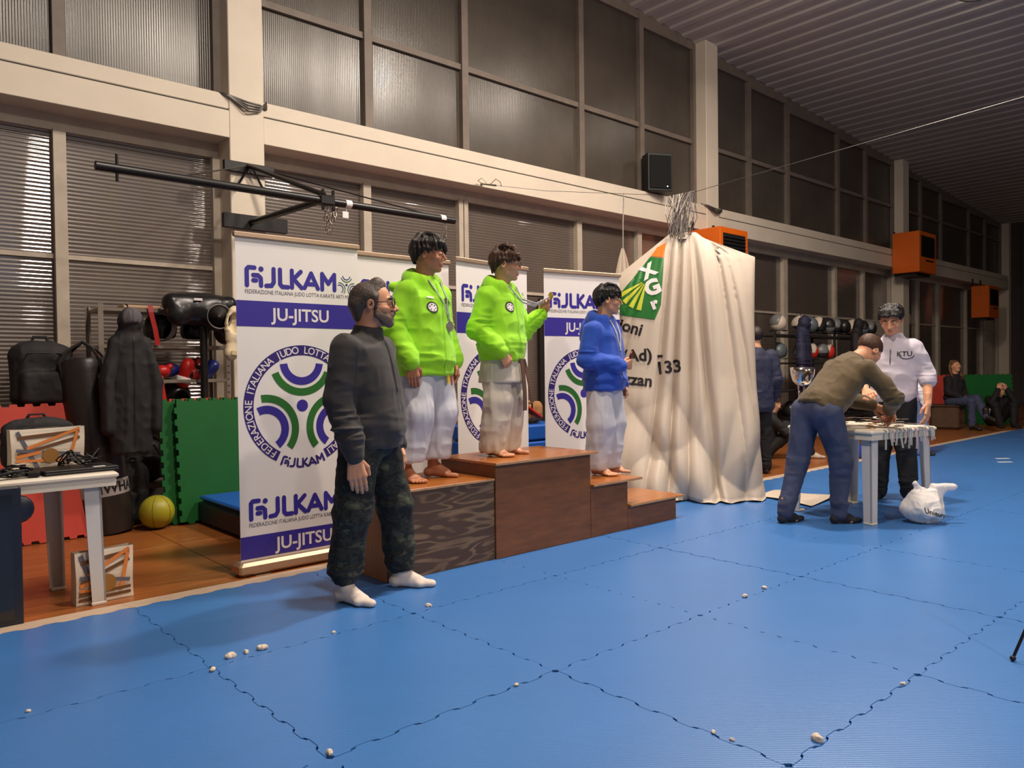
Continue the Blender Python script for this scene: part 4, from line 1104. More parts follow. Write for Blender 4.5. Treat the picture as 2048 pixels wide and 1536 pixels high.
def medal(label, root, target, top, bottom, disc, m, colours, r=.033):
    """Ribbon loop round a neck and a medal disc lying on the chest, in the wearer's frame."""
    t = thing('medal', label, 'medal', root.location, root.rotation_euler.z, 'medals of the three boys on the podium')
    rib = None
    for sx, side in ((-1, top[0]), (1, top[1])):
        P = []
        for i in range(12):
            q = i / 11; x = side[0] + (bottom[0] + sx * .004 - side[0]) * q; z = side[1] + (bottom[1] - side[1]) * q
            P.append(Vector((x, surf_y(target, x, z) + .006 + .004 * math.sin(q * PI), z)))
        for j, c in enumerate(colours):
            o = (j - (len(colours) - 1) / 2) * .0052
            mb = MB(); vs = []
            for p in P: vs += [(p.x + o - .0026, p.y, p.z), (p.x + o + .0026, p.y, p.z)]
            mb.add(vs, [(2 * i, 2 * i + 1, 2 * i + 3, 2 * i + 2) for i in range(11)]); mb.build('ribbon_stripe', c, t)
    y = surf_y(target, disc[0], disc[1]) + .010 if len(disc) < 3 else disc[2]
    MB().lathe([(r * .2, -.002), (r, -.0025), (r * 1.04, 0), (r, .0025), (r * .86, .0015), (r * .2, .002)], 24, (disc[0], y, disc[1]), Matrix.Rotation(PI / 2, 3, 'X')).build('disc', m, t, smooth=True, angle=.6)
    MB().tube([(disc[0], y, disc[1] + r), (disc[0], y, disc[1] + r + .012)], .004, 6).build('ring', m, t)
    return t
M_RW = mat('ribbon_white', rgb(226, 220, 216), .6); M_RG = mat('ribbon_green', rgb(40, 110, 60), .6); M_RR = mat('ribbon_red', rgb(176, 40, 44), .6); M_RB = mat('ribbon_dark', rgb(40, 40, 60), .6)

def boy(label, loc, rz, s, J, head, cloth, pants, hairm, hairlocks, hem, cuffs, pleg, skin, feet, hands, hood, extra=None, glasses_on=False, seed=1):
    """A boy in a hoodie and judo trousers. J: joints at true size; head: (centre, yaw, pitch, height)."""
    c, yaw, pit, h = head; R = frame(yaw, pit)
    HF, g = head_field(c, R, h, .0036, J['neck'], .056 * s, .60, 1.0, .85)
    fields = [HF, core_field(J)]
    for q in 'RL':
        fields.append(hand_field(*hands[q]))
        f = feet[q]; fields.append(foot_field(f[0], f[1], f[2], .0036, 0.0, True, f[3], 1 if q == 'R' else -1))
    root = person_root(label, fields, skin, loc, rz)
    eyes(root, g, R, h); brows(root, g, R, h, hairm, .017); lips(root, g, h)
    hair(root, c, R, h, hairm, (.80, .05), hairlocks, 1.0, seed)
    if glasses_on: glasses(root, g, R, h, M_FRAMEB, -.005, .12, .075)
    # trousers
    P = np.array([J[k + q] for k in ('hip', 'kn', 'an') for q in 'RL']); S = SDF(P.min(0) - .22, P.max(0) + V3(.22, .22, .16), .0075)
    S.ell(J['pelvis'] + V3(0, -.01, -.02), V3(.162, .122, .12) * s, .0)
    for q in 'RL':
        S.cone(J['hip' + q] + V3(0, 0, -.07), J['kn' + q], pleg[0] * .95, pleg[1], .035); S.cone(J['kn' + q], J['an' + q] + V3(0, 0, -.02), pleg[1], pleg[2], .03)
    S.plane((0, 0, 1), pleg[3], .006)
    for q in 'RL':   # hollow the hems so the ankles come out of open cloth
        a = J['an' + q]; S.cone(a + V3(0, 0, .05), a + V3(0, 0, -.2), pleg[2] * .72, pleg[2] * .86, .004, op='sub')
    zk = J['knR'][2]
    soft('judo_trousers', S, pants, root, folds(((15, 15, 2.5), .010, seed), ((8, 8, 13), .007, seed + 1, (0, 0, zk * .6), (.6, .6, .22)), ((34, 34, 10), .0025, seed + 2)))
    # hoodie
    P = np.array([J[k + q] for k in ('sh', 'el', 'wr', 'hip') for q in 'RL'] + [J['neck']]); S = SDF(P.min(0) - .24, P.max(0) + .22, .0065)
    zs = lambda z: hem + (J['neck'][2] - hem) * z
    S.loft((0, 0, 0), (1, 0, 0), (0, 1, 0), (0, 0, 1), [(hem, 0, .0, .198 * s, .150 * s), (hem + .05, 0, .0, .200 * s, .152 * s), (hem + .085, 0, .005, .212 * s, .164 * s), (zs(.35), 0, .005, .192 * s, .148 * s),
        (zs(.62), 0, .005, .182 * s, .138 * s), (zs(.80), 0, 0, .180 * s, .125 * s), (zs(.91), 0, -.005, .135 * s, .105 * s), (zs(1.0), 0, 0, .075 * s, .078 * s), (zs(1.03), 0, .0, .070 * s, .074 * s)], .0, capr=.012)
    for q in 'RL':
        a, e, w = J['sh' + q], J['el' + q], J['wr' + q]; u = unit(w - e)
        S.cone(a, e, .076 * s, .064 * s, .022); S.cone(e, w - u * .055, .064 * s, .056 * s, .018); S.cone(w - u * .055, w - u * .01, .048 * s, .043 * s, .012)
    n = J['neck']
    for a in np.linspace(-2.2, 2.2, 9):   # rolled hood collar round the back of the neck
        x, y = math.sin(a) * .084 * s, -math.cos(a) * .086 * s; r = (.034 + .016 * (1 + math.cos(a)) * .5) * s
        S.ell(n + V3(x, y + .002, .016 - .035 * abs(a) / 2.2), (r, r, r * 1.3), .03)
    S.ell(n + V3(0, -.125, -.10) * s, V3(.125, .048, .12) * s, .03)
    if hood: S.ell(n + V3(*hood), V3(.10, .05, .045) * s, .03); S.ell(n + V3(*hood) + V3(0, -.012, .03), V3(.072, .03, .04) * s, .008, op='sub')
    fl = []
    for q in 'RL':
        fl += [((11, 11, 30), .013, seed + (3 if q == 'R' else 5), J['el' + q], (.10, .10, .10)), ((11, 11, 36), .010, seed + 8, J['wr' + q] * .7 + J['el' + q] * .3, (.08, .08, .06))]
    top = soft('hoodie', S, cloth, root, folds(((8, 8, 5), .009, seed), ((6, 6, 22), .009, seed + 6, (0, 0, hem + .11), (.4, .4, .08)), ((17, 17, 11), .0045, seed + 9), *fl))
    zp = [(0, z) for z in np.linspace(hem + .005, zs(.97), 24)]
    decal(top, 'zip', *strip2d(zp, .007), cloth if not extra else extra, root, .004)
    return root, top, g, R

def patch(top, root, x, z):
    decal(top, 'patch_ring', *disc2d(x, z, .036), M_TBLK, root, .004)
    decal(top, 'patch_centre', *disc2d(x, z, .027), M_WHITEINK, root, .0055)
    for k in range(6):
        a = 2 * PI * k / 6 + .3; decal(top, 'patch_mark', *disc2d(x + .018 * math.cos(a), z + .018 * math.sin(a), .0042, 8), M_TBLK, root, .0068)
def face_rz(fx, fy): return math.atan2(-fx, fy)
# local frame: x to the person's right, y forward, z up.
# boy on the low block: lime hoodie, white trousers
J = dict(pelvis=V3(0, 0, .76), chest=V3(0, 0, 1.08), neck=V3(0, -.01, 1.265), shR=V3(.158, -.01, 1.175), shL=V3(-.158, -.01, 1.175), elR=V3(.235, -.055, .945), elL=V3(-.215, -.03, .95), wrR=V3(.215, .075, .735), wrL=V3(-.215, .06, .735),
         hipR=V3(.085, 0, .72), hipL=V3(-.085, 0, .72), knR=V3(.125, .02, .42), knL=V3(-.105, .02, .42), anR=V3(.165, -.03, .085), anL=V3(-.075, -.02, .085))
rootA, topA, gA, RA = boy('boy in lime hoodie and white judo trousers on the low dark block', (1.70, .85, .521), face_rz(.22, -.975), 1.0, J, (V3(.0, .035, 1.43), .50, -.03, .236),
    M_LIME, M_GI_W, M_HAIR_D, mop(.08, -.07, -.20, -.04, seed=3), .665, None, (.112, .108, .098, .13), M_SKIN_D,
    {'R': (J['anR'], (.05, .2), .235, J['anR'] + V3(0, 0, .14)), 'L': (J['anL'], (-.10, .19), .235, J['anL'] + V3(0, 0, .14))},
    {'R': (J['wrR'], V3(.0, .12, -.99), V3(-.6, -.5, -.1), V3(-.5, .8, 0), .155, .33), 'L': (J['wrL'], V3(.0, .1, -.99), V3(.8, -.3, 0), V3(.3, .9, 0), .155, .4)}, (.03, -.17, -.035), seed=11)
patch(topA, rootA, .075, 1.085)
decal(topA, 'club_lettering', *(lambda t: ([(-(.155) + v.x, 1.115 + v.y) for v in t[0]], t[1]))((lambda vs, fs: ([Vector((-v.x + .13, v.y, 0)) for v in vs], fs))(*text_mesh('Tokyu', .045, .001))), M_TBLK, rootA, .004)
decal(topA, 'shoulder_print', *strip2d([(.10, 1.15), (.055, 1.145)], .012), M_WHITEINK, rootA, .004)
MB().box((-.055, .137, .655), (.022, .006, .09), (.05, 0, .05)).build('belt_end', mat('yellow_belt', rgb(230, 196, 30), .7), rootA)
MB().box((-.135, .10, .645), (.045, .008, .10), (.05, 0, .5)).build('belt_end', mat('orange_belt', rgb(226, 92, 24), .7), rootA)
medal('round medal hanging on the chest of the boy on the low block', rootA, topA, ((.058, 1.262), (-.055, 1.255)), (-.055, 1.005), (-.055, .970), M_SILVER, (M_RG, M_RW, M_RB))

# boy on the top step: lime hoodie, jacket skirt and brown belt, lifts his medal
J = dict(pelvis=V3(0, 0, .70), chest=V3(0, 0, .99), neck=V3(0, .0, 1.165), shR=V3(.148, -.01, 1.08), shL=V3(-.148, .0, 1.08), elR=V3(.215, -.055, .865), elL=V3(-.215, .04, .87), wrR=V3(.155, .105, .705), wrL=V3(-.285, .155, .985),
         hipR=V3(.08, 0, .66), hipL=V3(-.08, 0, .66), knR=V3(.085, .02, .38), knL=V3(-.085, .02, .38), anR=V3(.085, -.02, .08), anL=V3(-.075, -.02, .08))
rootB, topB, gB, RB = boy('boy with glasses in lime hoodie holding up his medal on the top step', (2.325, .83, .621), face_rz(.26, -.965), .94, J, (V3(.0, .045, 1.315), .50, -.03, .228),
    M_LIME, M_GI_C, M_HAIR_B, mop(.17, .05, -.20, -.02, 11, .08, .02, 5), .655, None, (.098, .092, .088, .03), M_SKIN,
    {'R': (J['anR'], (.03, .2), .22, J['anR'] + V3(0, 0, .12)), 'L': (J['anL'], (-.10, .19), .22, J['anL'] + V3(0, 0, .12))},
    {'R': (J['wrR'], V3(-.35, .35, -.85), V3(-.4, -.7, 0), V3(-.6, .6, .3), .145, .75), 'L': (J['wrL'], V3(-.15, .22, .95), V3(.75, .45, 0), V3(.4, .8, .1), .145, (.55, .75, .85, .9), 0, .003, .9)}, None, glasses_on=True, seed=23)
patch(topB, rootB, .068, 1.015)
S = SDF(V3(-.26, -.24, .46), V3(.26, .26, .70), .006)
S.loft((0, 0, 0), (1, 0, 0), (0, 1, 0), (0, 0, 1), [(.505, 0, 0, .188, .148), (.58, 0, 0, .178, .140), (.68, 0, 0, .165, .128)], 0, capr=.008)
skirt = soft('jacket_skirt', S, M_GI_C, rootB, folds(((14, 14, 4), .004, 5)))
for x0, x1, zt, zb in ((-.015, -.03, .665, .31), (-.12, -.175, .665, .36)):
    P = [V3(x0 + (x1 - x0) * q, .150 + .018 * math.sin(q * 2.2) - (.05 if x0 < -.1 else 0) * (1 - .4 * q), zt + (zb - zt) * q) for q in np.linspace(0, 1, 9)]
    mb = MB(); vs = []
    for p in P: vs += [(p[0] - .021, p[1], p[2]), (p[0] + .021, p[1], p[2]), (p[0] + .021, p[1] + .006, p[2]), (p[0] - .021, p[1] + .006, p[2])]
    mb.add(vs, [f for i in range(8) for f in [(4 * i, 4 * i + 1, 4 * i + 5, 4 * i + 4), (4 * i + 1, 4 * i + 2, 4 * i + 6, 4 * i + 5), (4 * i + 2, 4 * i + 3, 4 * i + 7, 4 * i + 6), (4 * i + 3, 4 * i, 4 * i + 4, 4 * i + 7)]] + [(3, 2, 1, 0), (32, 33, 34, 35)])
    mb.build('belt_end', M_BELTB, rootB)
md = thing('medal', 'small gold medal held up in the hand of the boy with glasses', 'medal', rootB.location, rootB.rotation_euler.z, 'medals of the three boys on the podium')
hm = J['wrL'] + V3(-.005, .075, .125)
MB().lathe([(.006, -.002), (.026, -.0025), (.027, 0), (.026, .0025), (.006, .002)], 22, hm, Matrix.Rotation(PI / 2, 3, 'X') @ Matrix.Rotation(1.2, 3, 'Y')).build('disc', M_GOLD, md, smooth=True, angle=.6)
for o, cm in ((-.004, M_RW), (.0, M_RB), (.004, M_RW)):
    MB().tube([(.052, surf_y(topB, .052, 1.15) + .006, 1.16 + o), (.0, surf_y(topB, 0, 1.11) + .008, 1.11 + o), (-.08, surf_y(topB, -.08, 1.055) + .012, 1.055 + o), (-.19, .16, 1.035 + o), tuple(hm + V3(.01, -.01, -.02 + o))], .0028, 5).build('ribbon_stripe', cm, md)
    MB().tube([(-.052, surf_y(topB, -.052, 1.15) + .006, 1.16 + o), (-.09, surf_y(topB, -.09, 1.08) + .010, 1.08 + o), (-.19, .17, 1.05 + o), tuple(hm + V3(.01, -.005, -.01 + o))], .0028, 5).build('ribbon_stripe', cm, md)

# boy on the side step: blue hoodie
J = dict(pelvis=V3(0, 0, .74), chest=V3(0, 0, 1.04), neck=V3(0, -.01, 1.205), shR=V3(.155, -.01, 1.115), shL=V3(-.155, -.01, 1.115), elR=V3(.225, -.03, .885), elL=V3(-.205, -.03, .89), wrR=V3(.055, .185, .845), wrL=V3(-.20, .07, .69),
         hipR=V3(.082, 0, .70), hipL=V3(-.082, 0, .70), knR=V3(.095, .02, .40), knL=V3(-.09, .02, .40), anR=V3(.085, -.02, .08), anL=V3(-.075, -.0, .08))
rootC, topC, gC, RC = boy('boy in royal blue hoodie gripping his medal on the side step', (3.38, .82, .386), face_rz(.24, -.97), .97, J, (V3(.0, .04, 1.36), .56, -.02, .228),
    M_BLUEF, M_GI_W, M_HAIR_BLK, mop(.12, -.05, -.20, -.03, seed=8), .66, None, (.102, .10, .085, .045), M_SKIN,
    {'R': (J['anR'], (.03, .2), .225, J['anR'] + V3(0, 0, .12)), 'L': (J['anL'], (-.09, .19), .225, J['anL'] + V3(0, 0, .12))},
    {'R': (J['wrR'], V3(-.75, .45, .1), V3(-.5, -.7, .2), V3(0, .2, 1), .145, 1.05), 'L': (J['wrL'], V3(.0, .12, -.99), V3(.8, -.3, 0), V3(.3, .9, 0), .148, .75)}, None, seed=37)
hx = J['wrR'] + V3(-.06, .05, .045)
medal('bronze medal above the fist of the boy in the blue hoodie', rootC, topC, ((.055, 1.20), (-.055, 1.19)), (hx[0] + .01, .965), (hx[0], hx[2] + .04, hx[1] + .005), M_BRONZE, (M_RW, M_RB, M_RW), .026)

# bearded man standing in front of the podium
J = dict(pelvis=V3(0, 0, .92), chest=V3(0, .0, 1.22), neck=V3(0, -.01, 1.40), shR=V3(.175, -.03, 1.325), shL=V3(-.175, .0, 1.325), elR=V3(.222, -.06, 1.07), elL=V3(-.235, -.05, 1.07), wrR=V3(.245, .035, .80), wrL=V3(-.245, .06, .81),
         hipR=V3(.09, 0, .86), hipL=V3(-.09, 0, .86), knR=V3(.135, -.035, .47), knL=V3(-.16, .075, .47), anR=V3(.145, -.075, .085), anL=V3(-.19, .095, .085))
hc, hh = V3(.0, .04, 1.572), .247; Rm = frame(.36, .02)
HF, gM = head_field(hc, Rm, hh, .0036, J['neck'], .062, 1.12, 1.05, 1.05)
man = person_root('bearded man in dark zip sweater and camouflage trousers standing in white socks', [HF, core_field(J),
    hand_field(J['wrR'] + V3(0, 0, -.03), V3(0, .16, -.98), V3(-.8, -.4, 0), V3(-.3, .9, 0), .185, .30), hand_field(J['wrL'] + V3(0, 0, -.02), V3(0, .1, -.99), V3(.8, -.3, 0), V3(.3, .9, 0), .185, .4)], M_SKIN, (1.01, .415, .0), face_rz(.547, -.838))
eyes(man, gM, Rm, hh); brows(man, gM, Rm, hh, M_HAIR_D, .022); lips(man, gM, hh); glasses(man, gM, Rm, hh, M_FRAMEB, -.005, .125, .10)
S = SDF(hc - .2, hc + .2, .004); g = gM
S.ell(g(0, -.085, .13), V3(.343, .442, .368) * hh, 0, Rm)
n_ = Rm @ unit(V3(0, -1, .50)); S.plane(n_, n_ @ hc - .075 * hh, .02)          # receding hairline, nape at the back
n_ = Rm @ unit(V3(0, -.35, 1)); S.plane(n_, n_ @ hc - .10 * hh, .02)
S.cone(g(-.12, .10, .46), g(.12, .10, .46), .06 * hh, .06 * hh, .05); S.cone(g(0, .10, .47), g(0, .20, .43), .06 * hh, .03 * hh, .04)
for sx in (-1, 1): S.cone(g(sx * .315, .06, .12), g(sx * .305, .07, -.12), .045 * hh, .03 * hh, .03)
S.cone(g(-.2, -.36, -.05), g(-.13, -.30, -.30), .09 * hh, .06 * hh, .05); S.cone(g(.2, -.36, -.05), g(.13, -.30, -.30), .09 * hh, .06 * hh, .05); S.cone(g(0, -.40, -.05), g(0, -.34, -.30), .09 * hh, .06 * hh, .05)
soft('hair', S, M_HAIR_G, man, lambda V: .0008 * vnoise(V * 260, 4) + .0008 * vnoise(V * 110, 5))
S = SDF(hc - .2, hc + .2, .004)
for sx in (-1, 1):
    S.chain([g(sx * .285, .06, -.12), g(sx * .262, .10, -.26), g(sx * .16, .235, -.385), g(0, .325, -.425)], [.024 * hh, .040 * hh, .050 * hh, .060 * hh], .04)
    S.chain([g(sx * .20, .235, -.22), g(sx * .17, .30, -.32)], [.04 * hh, .045 * hh], .04); S.chain([g(0, .425, -.215), g(sx * .10, .385, -.245), g(sx * .125, .35, -.33)], [.03 * hh, .03 * hh, .035 * hh], .02)
soft('beard', S, M_BEARD, man, lambda V: .0006 * vnoise(V * 300, 6))
# zip sweater
P = np.array([J[k + q] for k in ('sh', 'el', 'wr') for q in 'RL'] + [J['neck']]); S = SDF(P.min(0) - .24, P.max(0) + .2, .0065)
S.loft((0, 0, 0), (1, 0, 0), (0, 1, 0), (0, 0, 1), [(.815, 0, .015, .178, .150), (.86, 0, .018, .182, .155), (.90, 0, .025, .186, .162), (1.0, 0, .028, .182, .158), (1.12, 0, .02, .184, .148), (1.24, 0, .005, .190, .136), (1.33, 0, -.005, .178, .118), (1.385, 0, -.01, .105, .09), (1.42, 0, -.006, .072, .074)], 0, capr=.012)
S.loft((0, -.01, 1.36), (1, 0, 0), (0, math.cos(.18), -math.sin(.18)), (0, math.sin(.18), math.cos(.18)), [(0, 0, 0, .082, .086), (.04, 0, 0, .074, .078), (.095, 0, 0, .072, .076)], .02, capr=.01)
S.cone(V3(0, .01, 1.40), V3(0, .03, 1.62), .054, .062, .006, op='sub')
for q in 'RL':
    a, e, w = J['sh' + q], J['el' + q], J['wr' + q]; u = unit(w - e)
    S.cone(a, e, .080, .068, .05); S.cone(e, w - u * .06, .066, .056, .02); S.cone(w - u * .06, w + u * .012, .048, .043, .012)
sw = soft('zip_sweater', S, M_CHAR, man, folds(((7, 7, 5), .010, 3), ((11, 11, 34), .014, 4, J['elR'] * .4 + J['wrR'] * .6, (.1, .1, .13)), ((12, 12, 38), .009, 4, J['elL'] * .4 + J['wrL'] * .6, (.1, .1, .13)), ((6, 6, 20), .010, 7, (0, 0, .9), (.4, .4, .09)), ((22, 22, 16), .0022, 9)))
decal(sw, 'zip', *strip2d([(0, z) for z in np.linspace(1.10, 1.40, 20)], .008), M_BLACKP, man, .004)
# camouflage joggers
S = SDF(V3(-.42, -.34, .05), V3(.42, .34, 1.02), .0075)
S.ell((0, 0, .87), (.178, .150, .14), 0)
for q in 'RL':
    S.cone(J['hip' + q], J['kn' + q], .112, .092, .03); S.cone(J['kn' + q], J['an' + q] + V3(0, .0, .09), .092, .080, .03); S.cone(J['an' + q] + V3(0, 0, .075), J['an' + q] + V3(0, 0, .035), .066, .054, .02)
S.plane((0, 0, 1), .095, .006)
soft('camouflage_trousers', S, M_CAMO, man, folds(((13, 13, 7), .007, 8), ((8, 8, 24), .013, 9, (0, 0, .16), (.6, .6, .13)), ((8, 8, 22), .008, 12, (0, 0, .5), (.6, .6, .1)), ((30, 30, 22), .0025, 10)))
for q, t in (('R', (.05, .2)), ('L', (-.064, .268))):
    soft('sock', foot_field(J['an' + q], t, .262, .0045, 0.0, False, J['an' + q] + V3(0, 0, .09)), M_SOCK, man, folds(((60, 60, 60), .0008, 2)))
# ---------------------------------------------------------------- generic adult for the people further back
def adult(label, loc, rz, J, head, tops, bottoms, skin=M_SKIN, hairm=M_HAIR_BLK, hands=None, feet=None, shoes=None, hem=-.02, sleeve=1.0, bulk=1.0, hs=.009, hair_line=(.75, .06), locks=(), leg_r=(.10, .075, .062), group=None, seed=1, collar=True, hair_grow=1.0, face=True, fold=1.0):
    c, yaw, pit, h = head; R = frame(yaw, pit)
    HF, g = head_field(c, R, h, .0055, J['neck'], .058, 1, 1, 1)
    F = [HF, core_field(J, .62)]
    for q in 'RL':
        if hands and q in hands: F.append(hand_field(*hands[q]))
        if sleeve < 1:
            e, w = J['el' + q], J['wr' + q]; S = SDF(np.minimum(e, w) - .08, np.maximum(e, w) + .08, .006); S.cone(e, w, .046, .030, 0); F.append(S)
        if feet and q in feet: F.append(foot_field(J['an' + q], feet[q], .24, .006, feet.get('z', 0), False, J['an' + q] + V3(0, 0, .1)))
    root = person_root(label, F, skin, loc, rz, group)
    if face:
        for sx in (-1, 1): MB().ball(g(sx * .145, .372, -.005), (.035 * h, .022 * h, .018 * h), 10, 8).build('eye', M_IRIS, root, smooth=True)
        brows(root, g, R, h, hairm); lips(root, g, h)
    hair(root, c, R, h, hairm, hair_line, locks, hair_grow, seed, .006)
    zt = unit(J['neck'] - J['pelvis']); xr = unit(J['shR'] - J['shL']); xr = unit(xr - zt * np.dot(xr, zt)); yf = np.cross(zt, xr); L = np.linalg.norm(J['neck'] - J['pelvis'])
    P = np.array(list(J.values()))
    S = SDF(P.min(0) - .2, P.max(0) + .2, hs); S.ell(J['pelvis'] + V3(0, 0, -.02), V3(.165, .135, .13) * bulk, 0)
    for q in 'RL':
        S.cone(J['hip' + q], J['kn' + q], leg_r[0] * bulk, leg_r[1] * bulk, .035); S.cone(J['kn' + q], J['an' + q], leg_r[1] * bulk, leg_r[2] * bulk, .025)
    soft('trousers', S, bottoms, root, folds(((14, 14, 5), .006 * fold, seed), ((10, 10, 24), .010 * fold, seed + 1, J['knR'], (.2, .2, .12)), ((10, 10, 26), .007 * fold, seed + 1, J['knL'], (.2, .2, .12)), ((10, 10, 28), .011 * fold, seed + 2, J['anR'] + V3(0, 0, .07), (.15, .15, .07)), ((10, 10, 28), .011 * fold, seed + 2, J['anL'] + V3(0, 0, .07), (.15, .15, .07))))
    S = SDF(P.min(0) - .2, P.max(0) + .2, hs); b = bulk
    S.loft(J['pelvis'], xr, yf, zt, [(hem, 0, 0, .172 * b, .135 * b), (hem + .06, 0, 0, .185 * b, .148 * b), (L * .35, 0, .01, .182 * b, .145 * b), (L * .62, 0, 0, .19 * b, .138 * b), (L * .80, 0, -.005, .18 * b, .12 * b), (L * .93, 0, -.005, .11 * b, .095 * b), (L * 1.02, 0, 0, .072, .072)], 0, capr=.015)
    for q in 'RL':
        a, e, w = J['sh' + q], J['el' + q], J['wr' + q]; S.cone(a, e, .075 * b, .062 * b, .045)
        we = e + (w - e) * (sleeve if sleeve > 0 else .0); u = unit(w - e)
        if sleeve >= 1: S.cone(e, we - u * .01, .060 * b, .046 * b, .02)
        else: S.cone(e, e + u * .03, .064 * b, .064 * b, .02)
    if collar: S.loft(J['neck'] - zt * .03, xr, yf, zt, [(0, 0, 0, .082, .085), (.06, 0, .0, .072, .074)], .02, capr=.012)
    fl = []
    for q in 'RL': fl += [((12, 12, 32), .009 * fold, seed + 4, J['el' + q], (.11, .11, .11))]
    top = soft('top', S, tops, root, folds(((8, 8, 6), .009 * fold, seed + 5), ((8, 8, 24), .006 * fold, seed + 7, J['pelvis'], (.35, .35, .10)), ((20, 20, 16), .003 * fold, seed + 6), *fl))
    if shoes:
        for q in 'RL': soft('shoe', foot_field(J['an' + q], feet[q], .265, .006, feet.get('z', 0), False, J['an' + q] + V3(0, 0, .03)), shoes, root)
    return root, top, g, R
def stand(s=1.0, arms=None, legs=None, **kw):
    J = dict(pelvis=V3(0, 0, .93), chest=V3(0, 0, 1.24), neck=V3(0, -.01, 1.45), shR=V3(.18, -.01, 1.37), shL=V3(-.18, -.01, 1.37), elR=V3(.24, -.05, 1.10), elL=V3(-.24, -.05, 1.10), wrR=V3(.25, .03, .85), wrL=V3(-.25, .03, .85),
             hipR=V3(.09, 0, .88), hipL=V3(-.09, 0, .88), knR=V3(.10, .02, .49), knL=V3(-.10, .02, .49), anR=V3(.10, -.02, .08), anL=V3(-.10, -.02, .08))
    J = {k: v * s for k, v in J.items()}
    J.update({k: np.array(v, float) for k, v in kw.items()}); return J
M_OLIVE = mat('olive_knit', rgb(86, 68, 38), .8, sheen=.2, var=(8, .12), bump=(240, .1))
M_JEANS = mat('blue_denim', rgb(66, 74, 104), .8, var=(7, .45), bump=(260, .12))
M_JEANS2 = mat('pale_denim', rgb(110, 124, 160), .8, var=(7, .25), bump=(260, .12))
M_LILAC = mat('pale_sweatshirt', rgb(196, 188, 202), .8, sheen=.2, var=(6, .06), bump=(240, .08))
M_NAVY = mat('navy_suit', rgb(38, 40, 66), .75, var=(8, .1), bump=(240, .05))
M_BLACKT = mat('black_trousers', rgb(20, 19, 21), .8, var=(8, .2))
M_DSOCK = mat('dark_sock', rgb(30, 30, 40), .85)
M_BOOT = mat('dark_boot', rgb(34, 28, 26), .5)
M_COAT = mat('dark_wool_coat', rgb(32, 26, 30), .85, var=(8, .2))
# man in olive jumper bending over the table
J = stand(pelvis=(0, .06, .90), chest=(0, .30, 1.14), neck=(0, .41, 1.25), shR=(.175, .35, 1.185), shL=(-.175, .35, 1.185), elR=(.275, .52, .97), elL=(-.24, .52, .95), wrR=(.10, .665, .86), wrL=(-.03, .64, .89),
          hipR=(.09, .05, .86), hipL=(-.10, .02, .86), knR=(.10, .17, .48), knL=(-.12, -.05, .47), anR=(.085, .16, .085), anL=(-.10, -.19, .085))
olive, ot, _, _ = adult('man in olive jumper and blue jeans bending over the medal table', (4.49, -.33, 0), face_rz(.93, -.36), J, (V3(.02, .535, 1.325), 0, -.85, .24), M_OLIVE, M_JEANS, M_SKIN, M_HAIR_B,
    {'R': (J['wrR'], V3(-.55, .55, -.45), V3(-.3, -.4, -.8), V3(0, .8, .4), .18, .7), 'L': (J['wrL'], V3(.45, .65, -.45), V3(.3, -.4, -.8), V3(0, .8, .4), .18, .7)}, {'R': (.05, .25), 'L': (-.03, .25)}, M_DSOCK, hem=-.06, hs=.008, hair_line=(.9, -.02), leg_r=(.112, .080, .058), seed=51, face=False, hair_grow=.975)
# man in pale sweatshirt standing behind the table
J = stand(elL=(-.27, -.02, 1.09), wrL=(-.285, .10, .86), elR=(.25, .02, 1.10), wrR=(.18, .24, .98), anR=(.12, .02, .08), anL=(-.13, .0, .08))
J['shR'] = V3(.165, -.01, 1.35); J['shL'] = V3(-.165, -.01, 1.35); J = {k: v * 1.01 for k, v in J.items()}
wm, wt, _, _ = adult('man in pale quarter zip sweatshirt and black trousers behind the medal table', (5.97, -.33, 0), face_rz(-.97, -.22), J, (V3(0, .085, 1.615), .0, -.42, .25), M_LILAC, M_BLACKT, M_SKIN, M_HAIR_BLK,
    {'L': (J['wrL'], V3(.0, .25, -.97), V3(.8, -.2, 0), V3(.3, .9, 0), .185, .25), 'R': (J['wrR'], V3(-.3, .8, -.3), V3(-.3, -.2, -.9), V3(-.6, .4, .3), .185, .5)}, {'R': (.05, .25), 'L': (-.05, .25)}, M_BLACKT, hem=-.05, sleeve=.0, bulk=1.02, hs=.008, hair_line=(.62, .10), leg_r=(.098, .08, .07), seed=61, locks=mop(.30, .0, -.12, .08, 9, .05, -.03))
decal(wt, 'zip', *strip2d([(0, z) for z in np.linspace(1.22, 1.42, 14)], .010), M_STEEL, wm, .005)
decal(wt, 'chest_print', *(lambda vs, fs: ([(-v.x - .05, 1.29 + v.y) for v in vs], fs))(*text_mesh('KTU', .06, .001)), M_TBLK, wm, .005)
decal(wt, 'chest_print_ring', *strip2d([(-.125 + .055 * math.cos(a), 1.30 + .035 * math.sin(a)) for a in np.linspace(PI, 2 * PI, 14)], .006), M_TBLK, wm, .005)
# man in navy suit half hidden by the tarpaulin
J = stand(wrL=(-.26, .08, .86), wrR=(.26, .05, .86))
adult('person in navy suit jacket half hidden behind the tarpaulin', (6.93, 1.60, -.04), face_rz(.5, .86), J, (V3(0, .03, 1.60), .0, 0, .24), M_NAVY, M_BLACKT, M_SKIN, M_HAIR_D,
    {'R': (J['wrR'], V3(0, .1, -1), V3(-.8, -.2, 0), V3(-.3, .9, 0), .18, .4), 'L': (J['wrL'], V3(0, .1, -1), V3(.8, -.2, 0), V3(.3, .9, 0), .18, .4)}, {'R': (.05, .25), 'L': (-.05, .25)}, M_BOOT, hem=-.20, bulk=1.1, hs=.01, seed=71, face=False)
